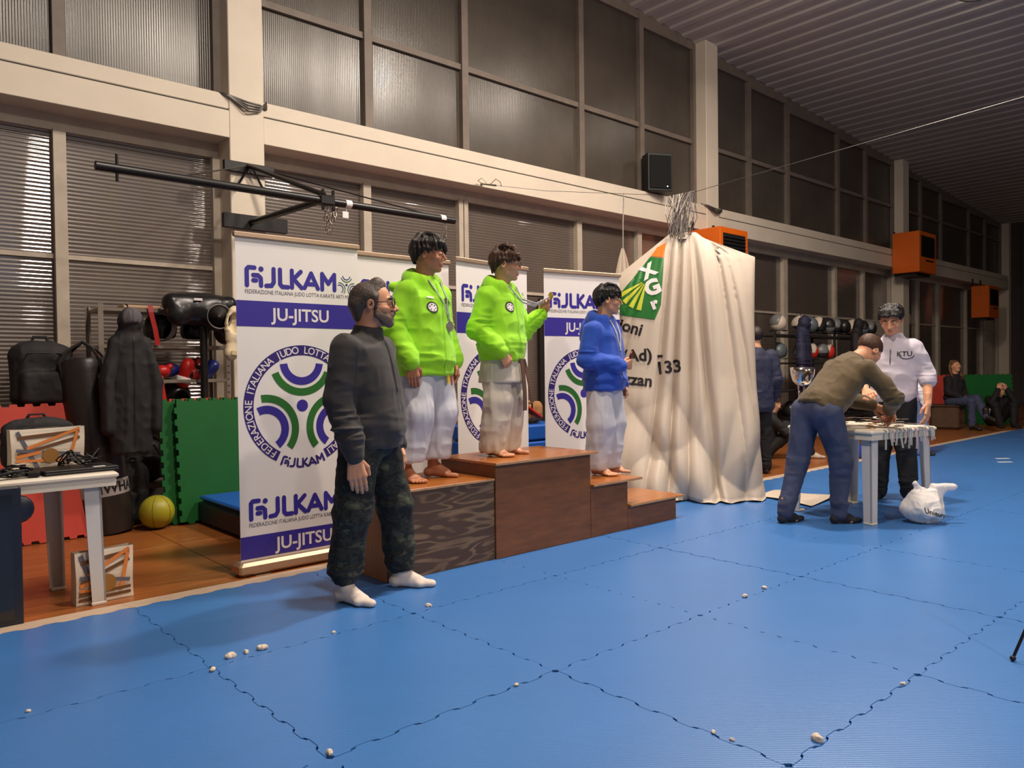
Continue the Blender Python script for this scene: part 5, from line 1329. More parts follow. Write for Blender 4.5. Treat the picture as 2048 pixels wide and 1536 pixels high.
# child behind the pale sweatshirt, in pale jeans
J = stand(.80)
adult('person in pale jeans and dark shoes mostly hidden behind the sweatshirt man', (9.78, .86, 0), face_rz(.6, -.8), J, (V3(0, .03, 1.28), 0, 0, .21), M_WHITEINK, M_JEANS2, M_SKIN, M_HAIR_D, None, {'R': (.05, .25), 'L': (-.05, .25)}, M_BOOT, hs=.011, seed=81, face=False, leg_r=(.10, .085, .08), bulk=.9)
# seated child in black on the wooden floor
J = stand(pelvis=(0, 0, .12), chest=(0, .06, .42), neck=(0, .12, .60), shR=(.15, .10, .53), shL=(-.15, .10, .53), elR=(.22, .26, .36), elL=(-.22, .26, .36), wrR=(.12, .42, .40), wrL=(-.12, .42, .42), hipR=(.09, .05, .12), hipL=(-.09, .05, .12), knR=(.13, .40, .40), knL=(-.13, .38, .42), anR=(.12, .62, .09), anL=(-.12, .58, .09))
adult('child in black clothes and pale trainers sitting on the wooden floor', (8.35, 2.35, -.04), face_rz(.75, -.66), J, (V3(0, .17, .74), .2, -.3, .21), M_BLACKC, M_BLACKT, M_SKIN, M_HAIR_B, {'R': (J['wrR'], V3(-.3, .8, -.3), V3(-.3, -.2, -.9), V3(-.6, .4, .3), .15, .5), 'L': (J['wrL'], V3(.3, .8, .3), V3(.3, -.2, -.9), V3(.6, .4, .3), .15, .5)},
      {'R': (.05, .25), 'L': (-.05, .25)}, mat('pale_trainer', rgb(196, 182, 164), .7, var=(20, .3)), hs=.010, seed=91, face=False, bulk=.92)
# woman with long hair on a brown box
J = stand(pelvis=(0, 0, .56), chest=(0, .03, .86), neck=(0, .03, 1.04), shR=(.16, .02, .96), shL=(-.16, .02, .96), elR=(.21, .06, .72), elL=(-.21, .06, .72), wrR=(.06, .24, .62), wrL=(-.06, .24, .64), hipR=(.09, .03, .54), hipL=(-.09, .03, .54), knR=(.07, .44, .54), knL=(-.03, .46, .60), anR=(.08, .46, .10), anL=(.06, .72, .28))
locksW = []
for i in range(11):
    x = -1 + 2 * i / 10
    locksW.append(([(x * .2, -.2, .48), (x * .37, -.30 + .1 * x * x, .1), (x * .46, -.28 + .15 * abs(x), -.4), (x * .50, -.18 + .25 * abs(x), -.85), (x * .48, -.15 + .3 * abs(x), -1.15)], .10, .05))
wo, _, _, _ = adult('woman with long light brown hair in dark coat and jeans sitting on a brown box', (15.15, 2.20, -.04), face_rz(-.35, -.94), J, (V3(0, .05, 1.215), -.2, .18, .23), M_COAT, M_JEANS, M_SKIN, mat('hair_light_brown', rgb(122, 84, 52), .5, var=(50, .4), bump=(90, .3)), {'R': (J['wrR'], V3(-.8, .4, -.2), V3(0, -.2, -.9), V3(-.3, .9, 0), .16, .5), 'L': (J['wrL'], V3(.8, .4, -.2), V3(0, -.2, -.9), V3(.3, .9, 0), .16, .5)},
      None, None, hs=.012, seed=101, locks=locksW)
for q in 'RL':
    a = J['an' + q]; S = SDF(a - .32, a + .32, .008); S.cone(a + V3(0, 0, .12), a, .058, .052, .02); S.cone(a, a + V3(0, .16, -.06), .05, .04, .03); S.cone(a, a + V3(0, -.03, -.06), .05, .03, .02); soft('boot', S, M_BOOT, wo)
# crouching person in black holding the head
J = stand(pelvis=(0, 0, .14), chest=(0, .10, .42), neck=(0, .20, .60), shR=(.16, .16, .54), shL=(-.16, .16, .54), elR=(.22, .40, .48), elL=(-.22, .40, .48), wrR=(.08, .36, .74), wrL=(-.08, .36, .74), hipR=(.10, .05, .14), hipL=(-.10, .05, .14), knR=(.17, .42, .44), knL=(-.17, .42, .44), anR=(.13, .52, .08), anL=(-.13, .52, .08))
cr, _, _, _ = adult('person in black sportswear sitting with both hands on the head', (16.35, 1.85, -.04), face_rz(-.75, -.66), J, (V3(0, .27, .72), 0, -.5, .22), M_BLACKC, M_BLACKT, M_SKIN, M_HAIR_BLK, {'R': (J['wrR'], V3(-.3, -.25, .9), V3(-.5, -.8, 0), V3(-.8, .1, .2), .17, .3), 'L': (J['wrL'], V3(.3, -.25, .9), V3(.5, -.8, 0), V3(.8, .1, .2), .17, .3)},
      {'R': (.05, .25), 'L': (-.05, .25)}, M_BLACKT, hs=.012, seed=111, face=False)
for sx in (-1, 1): MB().tube([(sx * .22, .22, .20), (sx * .24, .36, .36)], .022, 6).build('white_stripe', M_WHITEINK, cr)
# ---------------------------------------------------------------- plastic tables
M_PLAST = mat('cream_plastic', rgb(226, 214, 196), .42, var=(4, .06), bump=(60, .03))
M_PLASTG = mat('grey_white_plastic', rgb(206, 202, 200), .42, var=(4, .06))
def plastic_table(label, loc, rz, L, W, H, mt, ml, legs):
    t = thing('plastic_table', label, 'table', loc, rz)
    MB().bx(0, L, 0, W, H - .035, H, .012).build('table_top', mt, t)
    MB().bx(.012, L - .012, .012, .03, H - .075, H - .036).bx(.012, L - .012, W - .03, W - .012, H - .075, H - .036).bx(.012, .03, .03, W - .03, H - .075, H - .036).bx(L - .03, L - .012, .03, W - .03, H - .075, H - .036).build('apron', mt, t)
    for k, (x, y, sx, sy) in enumerate(legs):
        mb = MB(); h = H - .04; a, b = .085, .062
        for (p, q, r, s_) in ((0, a, 0, .012), (0, .012, 0, a)):
            vs = []
            for z, f in ((0, .8), (h, 1.0)):
                dx, dy = (1 - z / h) * sx * .012, (1 - z / h) * sy * .012
                for (ux, uy) in ((p, r), (q, r), (q, s_), (p, s_)): vs.append((x + dx - sx * ux * f, y + dy - sy * uy * f, z))
            mb.add(vs, [(0, 1, 2, 3), (4, 5, 6, 7), (0, 1, 5, 4), (1, 2, 6, 5), (2, 3, 7, 6), (3, 0, 4, 7)])
        lg = mb.build('leg', ml, t)
        MB().bx(min(x + sx * .014, x - sx * .06), max(x + sx * .014, x - sx * .06), min(y + sy * .014, y - sy * .06), max(y + sy * .014, y - sy * .06), 0, .018, .004).build('foot_cap', mt, lg)
    return t
plastic_table('cream plastic table with cables and laptop beside the green mats', (-1.06, 1.38, -.04), 0, 1.08, .62, .72, M_PLAST, M_PLASTG, [(1.00, .05, 1, -1), (.06, .05, -1, -1), (.90, .57, 1, 1), (.06, .57, -1, 1)])
plastic_table('square white plastic table covered with medal ribbons', (4.66, -.70, 0), math.radians(-13), .80, .80, .72, M_PLAST, M_PLASTG, [(.76, .04, 1, -1), (.04, .04, -1, -1), (.76, .76, 1, 1), (.04, .76, -1, 1)])
def sack(name, label, cat, loc, rz, field, m, wr=None, group=None):
    o = soft(name, field, m, None, wr); o.location = loc; o.rotation_euler = (0, 0, rz); return tag(o, label, cat, group)
# paper bags with crossing bands
M_PAPER = mat('white_paper_bag', rgb(232, 216, 196), .7, var=(3, .06)); M_PBR = mat('brown_print', rgb(108, 72, 40), .6); M_POR = mat('orange_print', rgb(222, 130, 60), .6); M_PGR = mat('slate_print', rgb(98, 96, 110), .6); M_POC = mat('ochre_print', rgb(150, 104, 44), .6)
def paper_bag(label, loc, rz, w, h, d):
    t = thing('paper_bag', label, 'bag', loc, rz, 'patterned paper bags')
    vs = []; n = 12
    for j in range(n + 1):
        z = h * j / n; sq = 1 - .35 * (j / n) ** 2
        for (x, y) in ((0, 0), (w, 0), (w, d * sq), (w * .5, d * sq * (1 - .0)), (0, d * sq)):
            vs.append((x + .003 * math.sin(5 * z / h + x * 9), y + .004 * math.sin(7 * z / h + 3 * x), z + (.008 * math.sin(9 * x / w) if j == n else 0)))
    MB().add(vs, [(j * 5 + i, j * 5 + (i + 1) % 5, (j + 1) * 5 + (i + 1) % 5, (j + 1) * 5 + i) for j in range(n) for i in range(5)]).build('bag_body', M_PAPER, t)
    def band(p, q, m, wd=.05, lay=0):
        f = Flat(); a = Vector((p[0] * w, p[1] * h)); b = Vector((q[0] * w, q[1] * h)); d_ = (b - a).normalized(); nn = Vector((-d_.y, d_.x)) * wd * h * .6
        f.poly([(a + nn)[:], (b + nn)[:], (b - nn)[:], (a - nn)[:]], .004 + .0005 * lay); f.m.build('printed_band', m, t)
    band((.08, .95), (.36, .04), M_PGR, .07, 1); band((.08, .80), (.93, .90), M_PBR, .07, 2); band((.08, .42), (.93, .76), M_PBR, .06, 3); band((.20, .55), (.93, .97), M_POR, .06, 4); band((.90, .90), (.78, .24), M_POR, .06, 5)
    band((.06, .52), (.93, .35), M_PGR, .06, 6); band((.06, .36), (.4, .46), M_POR, .06, 7); band((.06, .28), (.85, .22), M_POR, .05, 8)
    if h > .26: band((.04, .20), (.94, .22), M_PBR, .05, 9); band((.04, .10), (.94, .12), M_PBR, .05, 9)
    f = Flat(); f.poly(disc_pts(w * .52, h * .36, h * .17, 22), .010); f.m.build('printed_disc', M_POC, t)
    return t
paper_bag('patterned paper bag standing on the cream plastic table', (-.43, 1.70, .682), math.radians(4), .36, .235, .10)
paper_bag('crumpled patterned paper bag standing on the wooden floor by the table leg', (-.185, 1.46, -.038), math.radians(2), .29, .285, .11)
# laptop and cables
lp = thing('laptop', 'closed black laptop lying on the cream plastic table', 'laptop', (-.20, 1.44, .681), math.radians(3))
MB().bx(-.12, .24, 0, .25, 0, .016, .004).build('base', M_BLACKP, lp); MB().bx(-.12, .24, 0, .25, .0165, .026, .004).build('lid', M_BLACKP, lp); MB().bx(.12, .18, .02, .06, .0262, .0268).build('sticker', M_WHITEINK, lp)
random.seed(12)
M_CABLE = mat('black_cable', rgb(18, 17, 18), .4)
def tangle(label, c, rx, ry, hz, n, seed, r=.005):
    random.seed(seed); t = thing('cable_tangle', label, 'cable', c)
    for k in range(n):
        a0 = random.uniform(0, 6); pts = []
        for i in range(16):
            a = a0 + i * .55; q = random.uniform(.5, 1)
            pts.append((rx * q * math.cos(a), ry * q * math.sin(a), r + hz * abs(math.sin(i * .8 + k)) * random.uniform(.2, 1)))
        cu = []
        for i in range(len(pts) - 1):
            p0, p1, p2, p3 = (Vector(pts[max(0, min(len(pts) - 1, i + d))]) for d in (-1, 0, 1, 2))
            for s_ in (0, .33, .66):
                cu.append(.5 * ((2 * p1) + (p2 - p0) * s_ + (2 * p0 - 5 * p1 + 4 * p2 - p3) * s_ ** 2 + (3 * p1 - p0 - 3 * p2 + p3) * s_ ** 3))
        for q in cu: q.z = max(q.z, r)
        MB().tube(cu, r, 6).build('cable', M_CABLE, t, smooth=True)
    return t
tangle('tangle of black cables piled on the plastic table in front of the paper bag', (-.52, 1.52, .681), .17, .10, .06, 7, 3)
tangle('loose black cable coils lying across the closed laptop', (-.12, 1.60, .709), .12, .07, .09, 4, 9, .004)
for i, (x, y, lb) in enumerate(((-.66, 1.47, 'black power adapter near the table edge beside the cables'), (-.36, 1.48, 'black charger block between the cables and the laptop'))):
    a = thing('power_adapter', lb, 'adapter', (x, y, .681), .3 + i, 'power adapters on the table'); MB().bx(-.05, .05, -.025, .025, 0, .03, .006).build('case', M_BLACKP, a); MB().tube([(.05, 0, .015), (.09, .01, .012), (.12, .04, .01)], .004, 6).build('lead', M_CABLE, a)
# dark screen leaning on the table
tv = thing('screen_panel', 'dark navy flat panel leaning upright against the cream table', 'panel', (-1.25, 1.30, -.038), 0)
MB().bx(0, .80, 0, .045, .0, .70, .01).build('housing', mat('navy_plastic', rgb(22, 28, 44), .35), tv); MB().bx(.03, .76, -.004, .002, .04, .66).build('glass', mat('dark_glass', rgb(12, 18, 30), .12, spec=.7), tv)
MB().lathe([(.02, -.012), (.06, -.01), (.07, 0), (.06, .012), (.02, .014)], 18, (.79, .024, .58), Matrix.Rotation(PI / 2, 3, 'X')).build('hinge_disc', mat('navy_plastic', rgb(22, 28, 44), .35), tv, smooth=True)

# ---------------------------------------------------------------- leaning mats, crash mat, ball, punch bag
M_RED = mat('red_foam', rgb(206, 70, 56), .6, var=(3, .12), bump=(120, .06)); M_GRN = mat('green_foam', rgb(18, 104, 44), .55, var=(3, .12), bump=(120, .06)); M_BLU = mat('blue_vinyl', rgb(26, 92, 190), .35, var=(3, .12), bump=(20, .06))
def tile_outline(n=20, d=.02):
    side = []
    for k in range(n):
        s = d if k % 2 else 0
        side += [((k + .06) / n, s), ((k + .94) / n, s)]
    P = []
    P += [(t, -o) for t, o in side]; P += [(1 + o, t) for t, o in side]; P += [(1 - t, 1 + o) for t, o in side]; P += [(-o, 1 - t) for t, o in side]
    return P
def lean_tile(label, loc, rz, tilt, m, two=None, group='loose foam mat tiles leaning upright'):
    t = thing('foam_tile', label, 'mat', loc, 0, group, rot=(PI / 2 - tilt, 0, rz))
    MB().prism([(x - .5, y + .022) for x, y in tile_outline()], .036).build('tile_face', m, t)
    if two: MB().prism([(x - .5, y + .022) for x, y in tile_outline()], -.012).build('tile_back', two, t)
    return t
lean_tile('green foam mat tile leaning upright in front, behind the crash mat', (1.49, 3.36, -.04), 0, .10, M_GRN)
lean_tile('green foam mat tile leaning between the front green tile and red tile', (1.385, 3.42, -.04), 0, .10, M_GRN)
lean_tile('red foam mat tile leaning behind the two green ones', (1.47, 3.48, -.04), 0, .10, M_RED)
lean_tile('red foam mat tile leaning behind the plastic table beside the punching bag', (-.17, 3.42, -.04), 0, .12, M_RED)
lean_tile('green foam mat tile leaning on the far wall behind the crouching person', (16.75, 2.05, -.04), math.radians(-38), .05, M_GRN)
lean_tile('red foam mat tile leaning on the far wall behind the seated woman', (15.75, 2.75, -.04), math.radians(-38), .05, M_RED)
bp_ = thing('wooden_board', 'brown wooden panel standing at the far end of the mats', 'panel', (17.55, 1.25, -.04), math.radians(-40)); MB().bx(-.4, .4, 0, .03, 0, 1.35, .004).build('board', M_PLY_SIDE, bp_); MB().bx(-.4, .4, -.02, -.001, 1.28, 1.35).build('rail', M_PLY_FRONT, bp_)
cm_ = thing('crash_mat', 'thick blue crash mat lying on the floor behind the first banner', 'mat', (1.12, 2.42, -.04), 0)
MB().bx(0, 1.5, 0, .90, 0, .20, .03).build('foam_block', mat('navy_vinyl', rgb(26, 30, 74), .5, var=(40, .3)), cm_); MB().bx(.004, 1.496, .004, .896, .2005, .235, .014).build('blue_cover', M_BLU, cm_)
ball = thing('medicine_ball', 'yellow green medicine ball resting between punching bag and green mats', 'ball', (.80, 3.36, .095))
M_BALL = mat('yellow_green_leather', rgb(176, 168, 40), .45, var=(5, .2), bump=(60, .06))
MB().ball((0, 0, 0), .135, 28, 20).build('skin', M_BALL, ball, smooth=True)
for k in range(3):
    a = k * PI / 3; MB().tube([(.1352 * math.cos(a) * math.sin(t), .1352 * math.sin(a) * math.sin(t), .1352 * math.cos(t)) for t in np.linspace(0, 2 * PI, 40, endpoint=False)], .0022, 4, closed=True).build('seam', mat('ball_seam', rgb(96, 92, 26), .6), ball)
M_LEATH = mat('black_leather', rgb(44, 38, 36), .38, spec=.5, var=(5, .3), bump=(40, .1))
pb = thing('punching_bag', 'tall black leather punching bag standing beside the hanging jacket', 'punching bag', (.47, 3.50, -.04), 0, None, (math.radians(-3), math.radians(-5.5), 0))
MB().lathe([(.02, 0), (.185, .004), (.195, .03), (.195, 1.30), (.188, 1.36), (.17, 1.385), (.165, 1.37), (.02, 1.33)], 32).build('bag_body', M_LEATH, pb, smooth=True, angle=.8)
MB().lathe([(.1965, .30), (.1975, .305), (.1975, .415), (.1965, .42)], 32, cap=False).build('printed_band', mat('grey_band', rgb(156, 148, 146), .5), pb, smooth=True)
vs, fs = text_mesh('NWHA', .11, .003)
MB().add([(.1985 * math.sin((v.x - .2) / .1985 + .4), -.1985 * math.cos((v.x - .2) / .1985 + .4), .325 + v.y) for v in vs], fs).build('black_lettering', M_TBLK, pb)
for k in range(4):
    a = k * PI / 2 + .4; MB().tube([(.185 * math.cos(a), .185 * math.sin(a), 1.25), (.20 * math.cos(a), .2 * math.sin(a), 1.36), (.12 * math.cos(a), .12 * math.sin(a), 1.46), (.01, 0, 1.52)], .012, 6).build('hanging_strap', M_LEATH, pb)
MB().tube([(.10 + .05 * math.cos(a), -.19, 1.22 + .05 * math.sin(a)) for a in np.linspace(0, 2 * PI, 16, endpoint=False)], .007, 6, closed=True).build('steel_ring', M_CHAIN, pb, smooth=True)

# ---------------------------------------------------------------- storage rack by the pillar
def rack(label, loc, L, D, zs, post, shelf, H, n_posts=2, group='steel storage racks'):
    t = thing('storage_rack', label, 'shelf', loc, 0, group)
    for z in zs: MB().bx(0, L, 0, D, z - .03, z, .003).build('shelf', shelf, t)
    for i in range(n_posts):
        x = L * i / (n_posts - 1)
        for y in (0, D):
            p = MB().bx(x - .02, x + .02, y - .003, y + .003, 0, H).bx(x - .003, x + .003, y - (.0 if y == 0 else .04), y + (.04 if y == 0 else 0), 0, H).build('upright', post, t)
            if y == 0 and n_posts == 2 and x > 0:
                for k in range(int(H / .06)): MB().bx(x - .006, x + .006, -.0045, -.003, .05 + k * .06, .065 + k * .06).build('slot', M_DARK, p)
    return t
M_GALV = mat('galvanised_steel', rgb(150, 138, 126), .45, metal=.5, var=(9, .2))
rack('grey steel storage rack crammed with martial arts gear', (.52, 3.78, -.04), 1.05, .42, (.30, .90, 1.20, 1.50, 1.81), M_GALV, M_GALV, 1.84)
MB_ = MB
def glove(label, loc, rot, m, m2, s=1.0):
    S = SDF((-.16, -.14, -.16), (.16, .14, .18), .006); S.ell((0, 0, .03), (.075, .06, .085), 0); S.cone((0, 0, -.02), (0, 0, -.11), .055, .06, .03); S.cone((.06, .02, .0), (.075, .04, .07), .03, .028, .015)
    o = soft('boxing_glove', S, m, None, folds(((20, 20, 20), .002, 3))); o.location = loc; o.rotation_euler = rot; o.scale = (s, s, s); tag(o, label, 'glove', 'boxing gloves on the grey rack')
    MB().lathe([(.058, -.115), (.064, -.11), (.064, -.06), (.058, -.055)], 18, cap=False).build('cuff_band', m2, o, smooth=True); return o
M_REDL = mat('red_leather', rgb(196, 36, 34), .35, var=(5, .2)); M_BLUL = mat('blue_leather', rgb(36, 48, 130), .35, var=(5, .2)); M_GREYL = mat('grey_leather', rgb(172, 160, 150), .4, var=(5, .2)); M_BLKL = mat('black_gloss_leather', rgb(26, 24, 26), .3, var=(5, .2))
for i, (x, y, z, rx, rz, a, b, lb) in enumerate(((.98, 3.84, 1.22, 1.3, .4, M_REDL, M_BLKL, 'red boxing glove lying on the third shelf of the grey rack'), (1.22, 3.85, 1.24, .3, 1.0, M_REDL, M_WHITEINK, 'red boxing glove standing upright on the grey rack'), (1.34, 3.90, 1.22, 1.5, 2.0, M_BLKL, M_REDL, 'black boxing glove with red cuff on the grey rack'),
        (1.42, 3.86, 1.24, .8, 1.2, M_BLUL, M_REDL, 'blue boxing glove lying against the rack upright'), (1.08, 3.95, 1.24, 1.4, 1.6, M_BLUL, M_WHITEINK, 'blue boxing glove at the back of the grey rack'), (.92, 3.98, 1.24, .6, .2, M_BLKL, M_BLKL, 'black boxing glove in the shadow of the hanging jacket'), (1.30, 4.02, 1.26, .9, .2, M_REDL, M_BLKL, 'red boxing glove at the back behind the upright one'))):
    glove(lb, (x, y, z), (rx, 0, rz), a, b)
def headguard(label, loc, rz, m, band, group):
    S = SDF((-.17, -.2, -.17), (.17, .2, .17), .007); S.ell((0, 0, 0), (.125, .15, .135), 0); S.ell((0, 0, -.04), (.10, .125, .14), .01, op='sub'); S.ell((0, -.15, -.03), (.085, .12, .08), .02, op='sub'); S.plane((0, 0, 1), -.13, .01)
    o = soft('head_guard', S, m); o.location = loc; o.rotation_euler = (0, 0, rz); tag(o, label, 'head guard', group)
    if band: MB().lathe([(.128, -.03), (.135, 0), (.128, .04)], 24, (0, .0, .03), Matrix.Rotation(PI / 2, 3, 'Y'), 1.12, cap=False).build('crest_band', band, o, smooth=True)
    return o
headguard('black head guard with pale crest band on the second shelf of the grey rack', (1.02, 3.90, 1.60), .6, M_BLKL, M_GREYL, 'head guards on the grey rack'); headguard('plain black head guard beside the rack upright', (1.36, 3.95, 1.60), 1.2, M_BLKL, None, 'head guards on the grey rack'); headguard('black head guard on the bottom shelf of the grey rack', (1.15, 3.95, 1.01), .2, M_BLKL, None, 'head guards on the grey rack')
for i, (p, lb) in enumerate((([(.90, 3.76, 1.80), (.90, 3.745, 1.74), (.93, 3.74, 1.60), (.95, 3.74, 1.46)], 'red strap hanging over the top shelf of the grey rack'), ([(.97, 3.76, 1.22), (.97, 3.745, 1.16), (.99, 3.74, 1.0), (1.02, 3.74, .90)], 'red strap hanging below the boxing gloves'))):
    m_ = MB(); vs = []
    for q in p: vs += [(q[0] - .02, q[1], q[2]), (q[0] + .02, q[1], q[2]), (q[0] + .02, q[1] - .004, q[2]), (q[0] - .02, q[1] - .004, q[2])]
    m_.add(vs, [f for k in range(3) for f in [(4 * k + a, 4 * k + (a + 1) % 4, 4 * k + 4 + (a + 1) % 4, 4 * k + 4 + a) for a in range(4)]] + [(0, 1, 2, 3), (12, 13, 14, 15)])
    tag(m_.build('strap', M_REDL), lb, 'strap', 'red straps on the grey rack')
tag(MB().bx(.70, 1.0, 3.80, 4.0, 1.772, 1.80, .006).build('folded_pad', mat('pale_foam', rgb(206, 170, 140), .7)), 'pale folded pad lying on top of the grey rack', 'pad')
# torso target on a pole, and the cream body protector
dm = thing('torso_target', 'black padded torso target with round discs on a pole', 'training dummy', (1.29, 3.665, -.04), 0)
S = SDF((-.36, -.26, 1.45), (.36, .26, 2.1), .008)
S.ell((0, 0, 1.80), (.24, .13, .13), 0); S.cone((-.24, 0, 1.86), (.24, 0, 1.86), .085, .085, .06); S.ell((.10, -.09, 1.74), (.125, .07, .115), .03); S.ell((-.20, -.05, 1.76), (.10, .07, .10), .03); S.ell((.20, -.02, 1.62), (.09, .09, .11), .05)
soft('padded_body', S, M_BLKL, dm, folds(((9, 9, 9), .004, 4)))
MB().lathe([(.105, 0), (.112, .008), (.108, .016), (.10, .012)], 28, (.10, -.158, 1.745), Matrix.Rotation(PI / 2, 3, 'X'), 1, cap=False).build('disc_rim', M_STEEL, dm, smooth=True)
MB().lathe([(.03, .0), (.075, -.006), (.098, .004)], 28, (.10, -.160, 1.745), Matrix.Rotation(PI / 2, 3, 'X')).build('disc_pad', M_LEATH, dm, smooth=True)
MB().bx(-.10, -.03, -.13, -.12, 1.88, 1.90).build('maker_label', M_WHITEINK, dm)
MB().tube([(.02, 0, .02), (.02, 0, 1.7)], .032, 12).build('pole', M_BLACKMETAL, dm, smooth=True, angle=.8)
MB().lathe([(.02, 0), (.09, .0), (.09, .02), (.05, .05), (.035, .08)], 24, (.02, 0, 0)).build('base', M_BLACKMETAL, dm)
S = SDF((-.15, -.1, -.35), (.15, .1, .25), .007); S.ell((0, 0, .02), (.085, .05, .19), 0); S.ell((-.02, -.03, .05), (.05, .06, .09), .02, op='sub'); S.ell((0, 0, -.20), (.065, .045, .08), .03)
pr = soft('body_protector', S, mat('cream_foam_pad', rgb(222, 204, 168), .55, var=(8, .12), bump=(40, .05)), None, folds(((10, 10, 22), .004, 3))); pr.location = (1.51, 3.50, 1.60); pr.rotation_euler = (0, .12, .3)
tag(pr, 'cream foam shin and body protector hanging beside the torso target', 'protector'); MB().bx(-.035, .035, -.052, -.045, -.235, -.195, .003).build('buckle', mat('cream_buckle', rgb(196, 176, 140), .5), pr)

# ---------------------------------------------------------------- hanging jackets, backpacks and dark bags
M_JKT = mat('black_jacket_cloth', rgb(30, 28, 30), .75, var=(6, .2), bump=(60, .08)); M_JIN = mat('grey_hood_lining', rgb(92, 88, 92), .8, var=(7, .2))
def jacket(label, loc, rz, m, lin_m, puffer=False, s=1.0, seed=1, group='hanging jackets'):
    S = SDF((-.34, -.2, -1.1), (.34, .2, .18), .0085)
    S.loft((0, 0, 0), (1, 0, 0), (0, 1, 0), (0, 0, 1), [(-1.0, 0, 0, .185, .075), (-.7, 0, 0, .195, .085), (-.3, 0, 0, .19, .09), (-.12, 0, 0, .15, .085), (0, 0, 0, .075, .06)], 0, capr=.02)
    for sx in (-1, 1): S.chain([V3(sx * .13, 0, -.16), V3(sx * .22, -.02, -.45), V3(sx * .215, -.03, -.80)], [.062, .058, .05], .02)
    S.ell((0, -.03, .02), (.115, .075, .10), .02)
    w = [((9, 9, 4), .010, seed), ((16, 16, 12), .004, seed + 1)]
    if puffer: w.append(((3, 3, 26), .011, seed + 3))
    o = soft('hanging_jacket', S, m, None, folds(*w)); o.location = loc; o.rotation_euler = (0, 0, rz); o.scale = (s * (.80 if lin_m else 1), s * .9, s); tag(o, label, 'jacket', group)
    if lin_m:
        S = SDF((-.16, -.2, -.12), (.16, .1, .18), .006); S.ell((0, -.075, .045), (.092, .05, .075), 0); S.plane((0, .35, 1), -.03, .01); soft('hood_lining', S, lin_m, o, folds(((40, 40, 6), .005, 2)))
    MB().tube([(0, .02, .1), (0, .04, .15), (0, .10, .16)], .006, 6).build('hanging_loop', M_BLACKC, o); decal(o, 'zip', *strip2d([(.01, z) for z in np.linspace(-.95, -.1, 20)], .01), M_BLACKP, o, .006, 'back'); return o
jacket('black jacket with grey lined hood hanging from the grey rack', (.585, 3.22, 1.60), 0, M_JKT, M_JIN, False, 1.0, 3)
jacket('black quilted jacket hanging on the helmet rack nearest the tarpaulin', (11.15, 3.20, 1.92), .3, M_NAVY, None, True, 1.25, 5)
jacket('black plain coat hanging in the middle of the helmet rack', (13.2, 3.20, 1.95), .3, M_JKT, None, False, 1.2, 7)
M_ORZ = mat('orange_tab', rgb(226, 96, 36), .5)
tag(MB().bx(.475, .495, 3.72, 3.76, 1.30, 1.40, .004).build('hanging_tag', M_ORZ), 'small orange tag hanging beside the black jacket on the rack', 'tag')
def pack(label, loc, rz, s, seed, group='black backpacks and bags by the wall', tilt=0):
    S = SDF((-.28, -.2, -.02), (.28, .2, .56), .009); S.box((0, 0, .24), (.2, .11, .235), .10, 0); S.ell((0, 0, .42), (.19, .12, .10), .05); S.box((0, -.12, .16), (.15, .05, .12), .04, .03)
    o = soft('backpack', S, M_JKT, None, folds(((10, 10, 5), .008, seed), ((26, 26, 20), .003, seed + 1))); o.location = loc; o.rotation_euler = (tilt, 0, rz); o.scale = s; tag(o, label, 'bag', group)
    MB().tube([(-.06, .05, .49), (-.04, .05, .55), (.04, .05, .55), (.06, .05, .49)], .012, 6).build('carry_handle', M_BLACKC, o, smooth=True)
    for sx in (-1, 1): MB().tube([(sx * .12, .10, .48), (sx * .17, .17, .36), (sx * .16, .15, .12)], .018, 6).build('shoulder_strap', M_BLACKC, o, smooth=True)
    MB().tube([(-.17, -.115, .30), (-.10, -.125, .42), (.10, -.125, .42), (.17, -.115, .30)], .005, 5).build('zip', M_BLACKP, o); return o
pack('bulging black backpack perched above the red mat by the wall', (.07, 3.66, .96), 0, (1.05, .9, 1.0), 3)
pack('black bag slumped at the picture edge beside the bulging backpack', (-.66, 3.20, .62), .4, (1, 1, .95), 5)
pack('black rucksack standing on the plastic table behind the paper bag', (-.27, 1.885, .681), .1, (.9, .5, .56), 7)
pack('dark holdall lying on the bottom shelf of the grey rack', (.85, 3.98, .262), .1, (.9, .7, .8), 9)
pack('dark kit bag stuffed against the rack beneath the hanging jacket', (.72, 3.66, -.04), .2, (.55, .45, 1.0), 10)
pack('dark bag lying at the far end of the blue mats', (16.9, .85, -.02), .5, (1.5, 1.1, 1.0), 12)
# ---------------------------------------------------------------- helmets and far rack
M_RACKD = mat('dark_rack_steel', rgb(46, 42, 42), .5, var=(8, .2))
rack('long dark rack full of helmets along the glazed wall', (10.6, 3.40, -.04), 4.3, .46, (.30, .84, 1.32, 1.80), M_RACKD, M_RACKD, 1.84, 3)
hcol = {'g': mat('helmet_grey', rgb(112, 112, 112), .35), 'w': mat('helmet_white', rgb(206, 190, 170), .4), 'k': mat('helmet_black', rgb(36, 34, 36), .3), 'r': mat('helmet_red', rgb(206, 44, 34), .35), 't': mat('helmet_tan', rgb(150, 104, 70), .45), 's': mat('helmet_slate', rgb(92, 100, 104), .3)}
cname = {'g': 'grey', 'w': 'white', 'k': 'black', 'r': 'red', 't': 'tan', 's': 'slate'}
S = SDF((-.18, -.2, -.17), (.18, .2, .19), .008); S.ell((0, .01, .01), (.138, .162, .152), 0); S.ell((0, -.03, -.06), (.112, .135, .15), .01, op='sub'); S.ell((0, -.19, -.035), (.115, .10, .07), .015, op='sub'); S.plane((0, 0, 1), -.14, .008)
_HV, _HF = S.mesh()
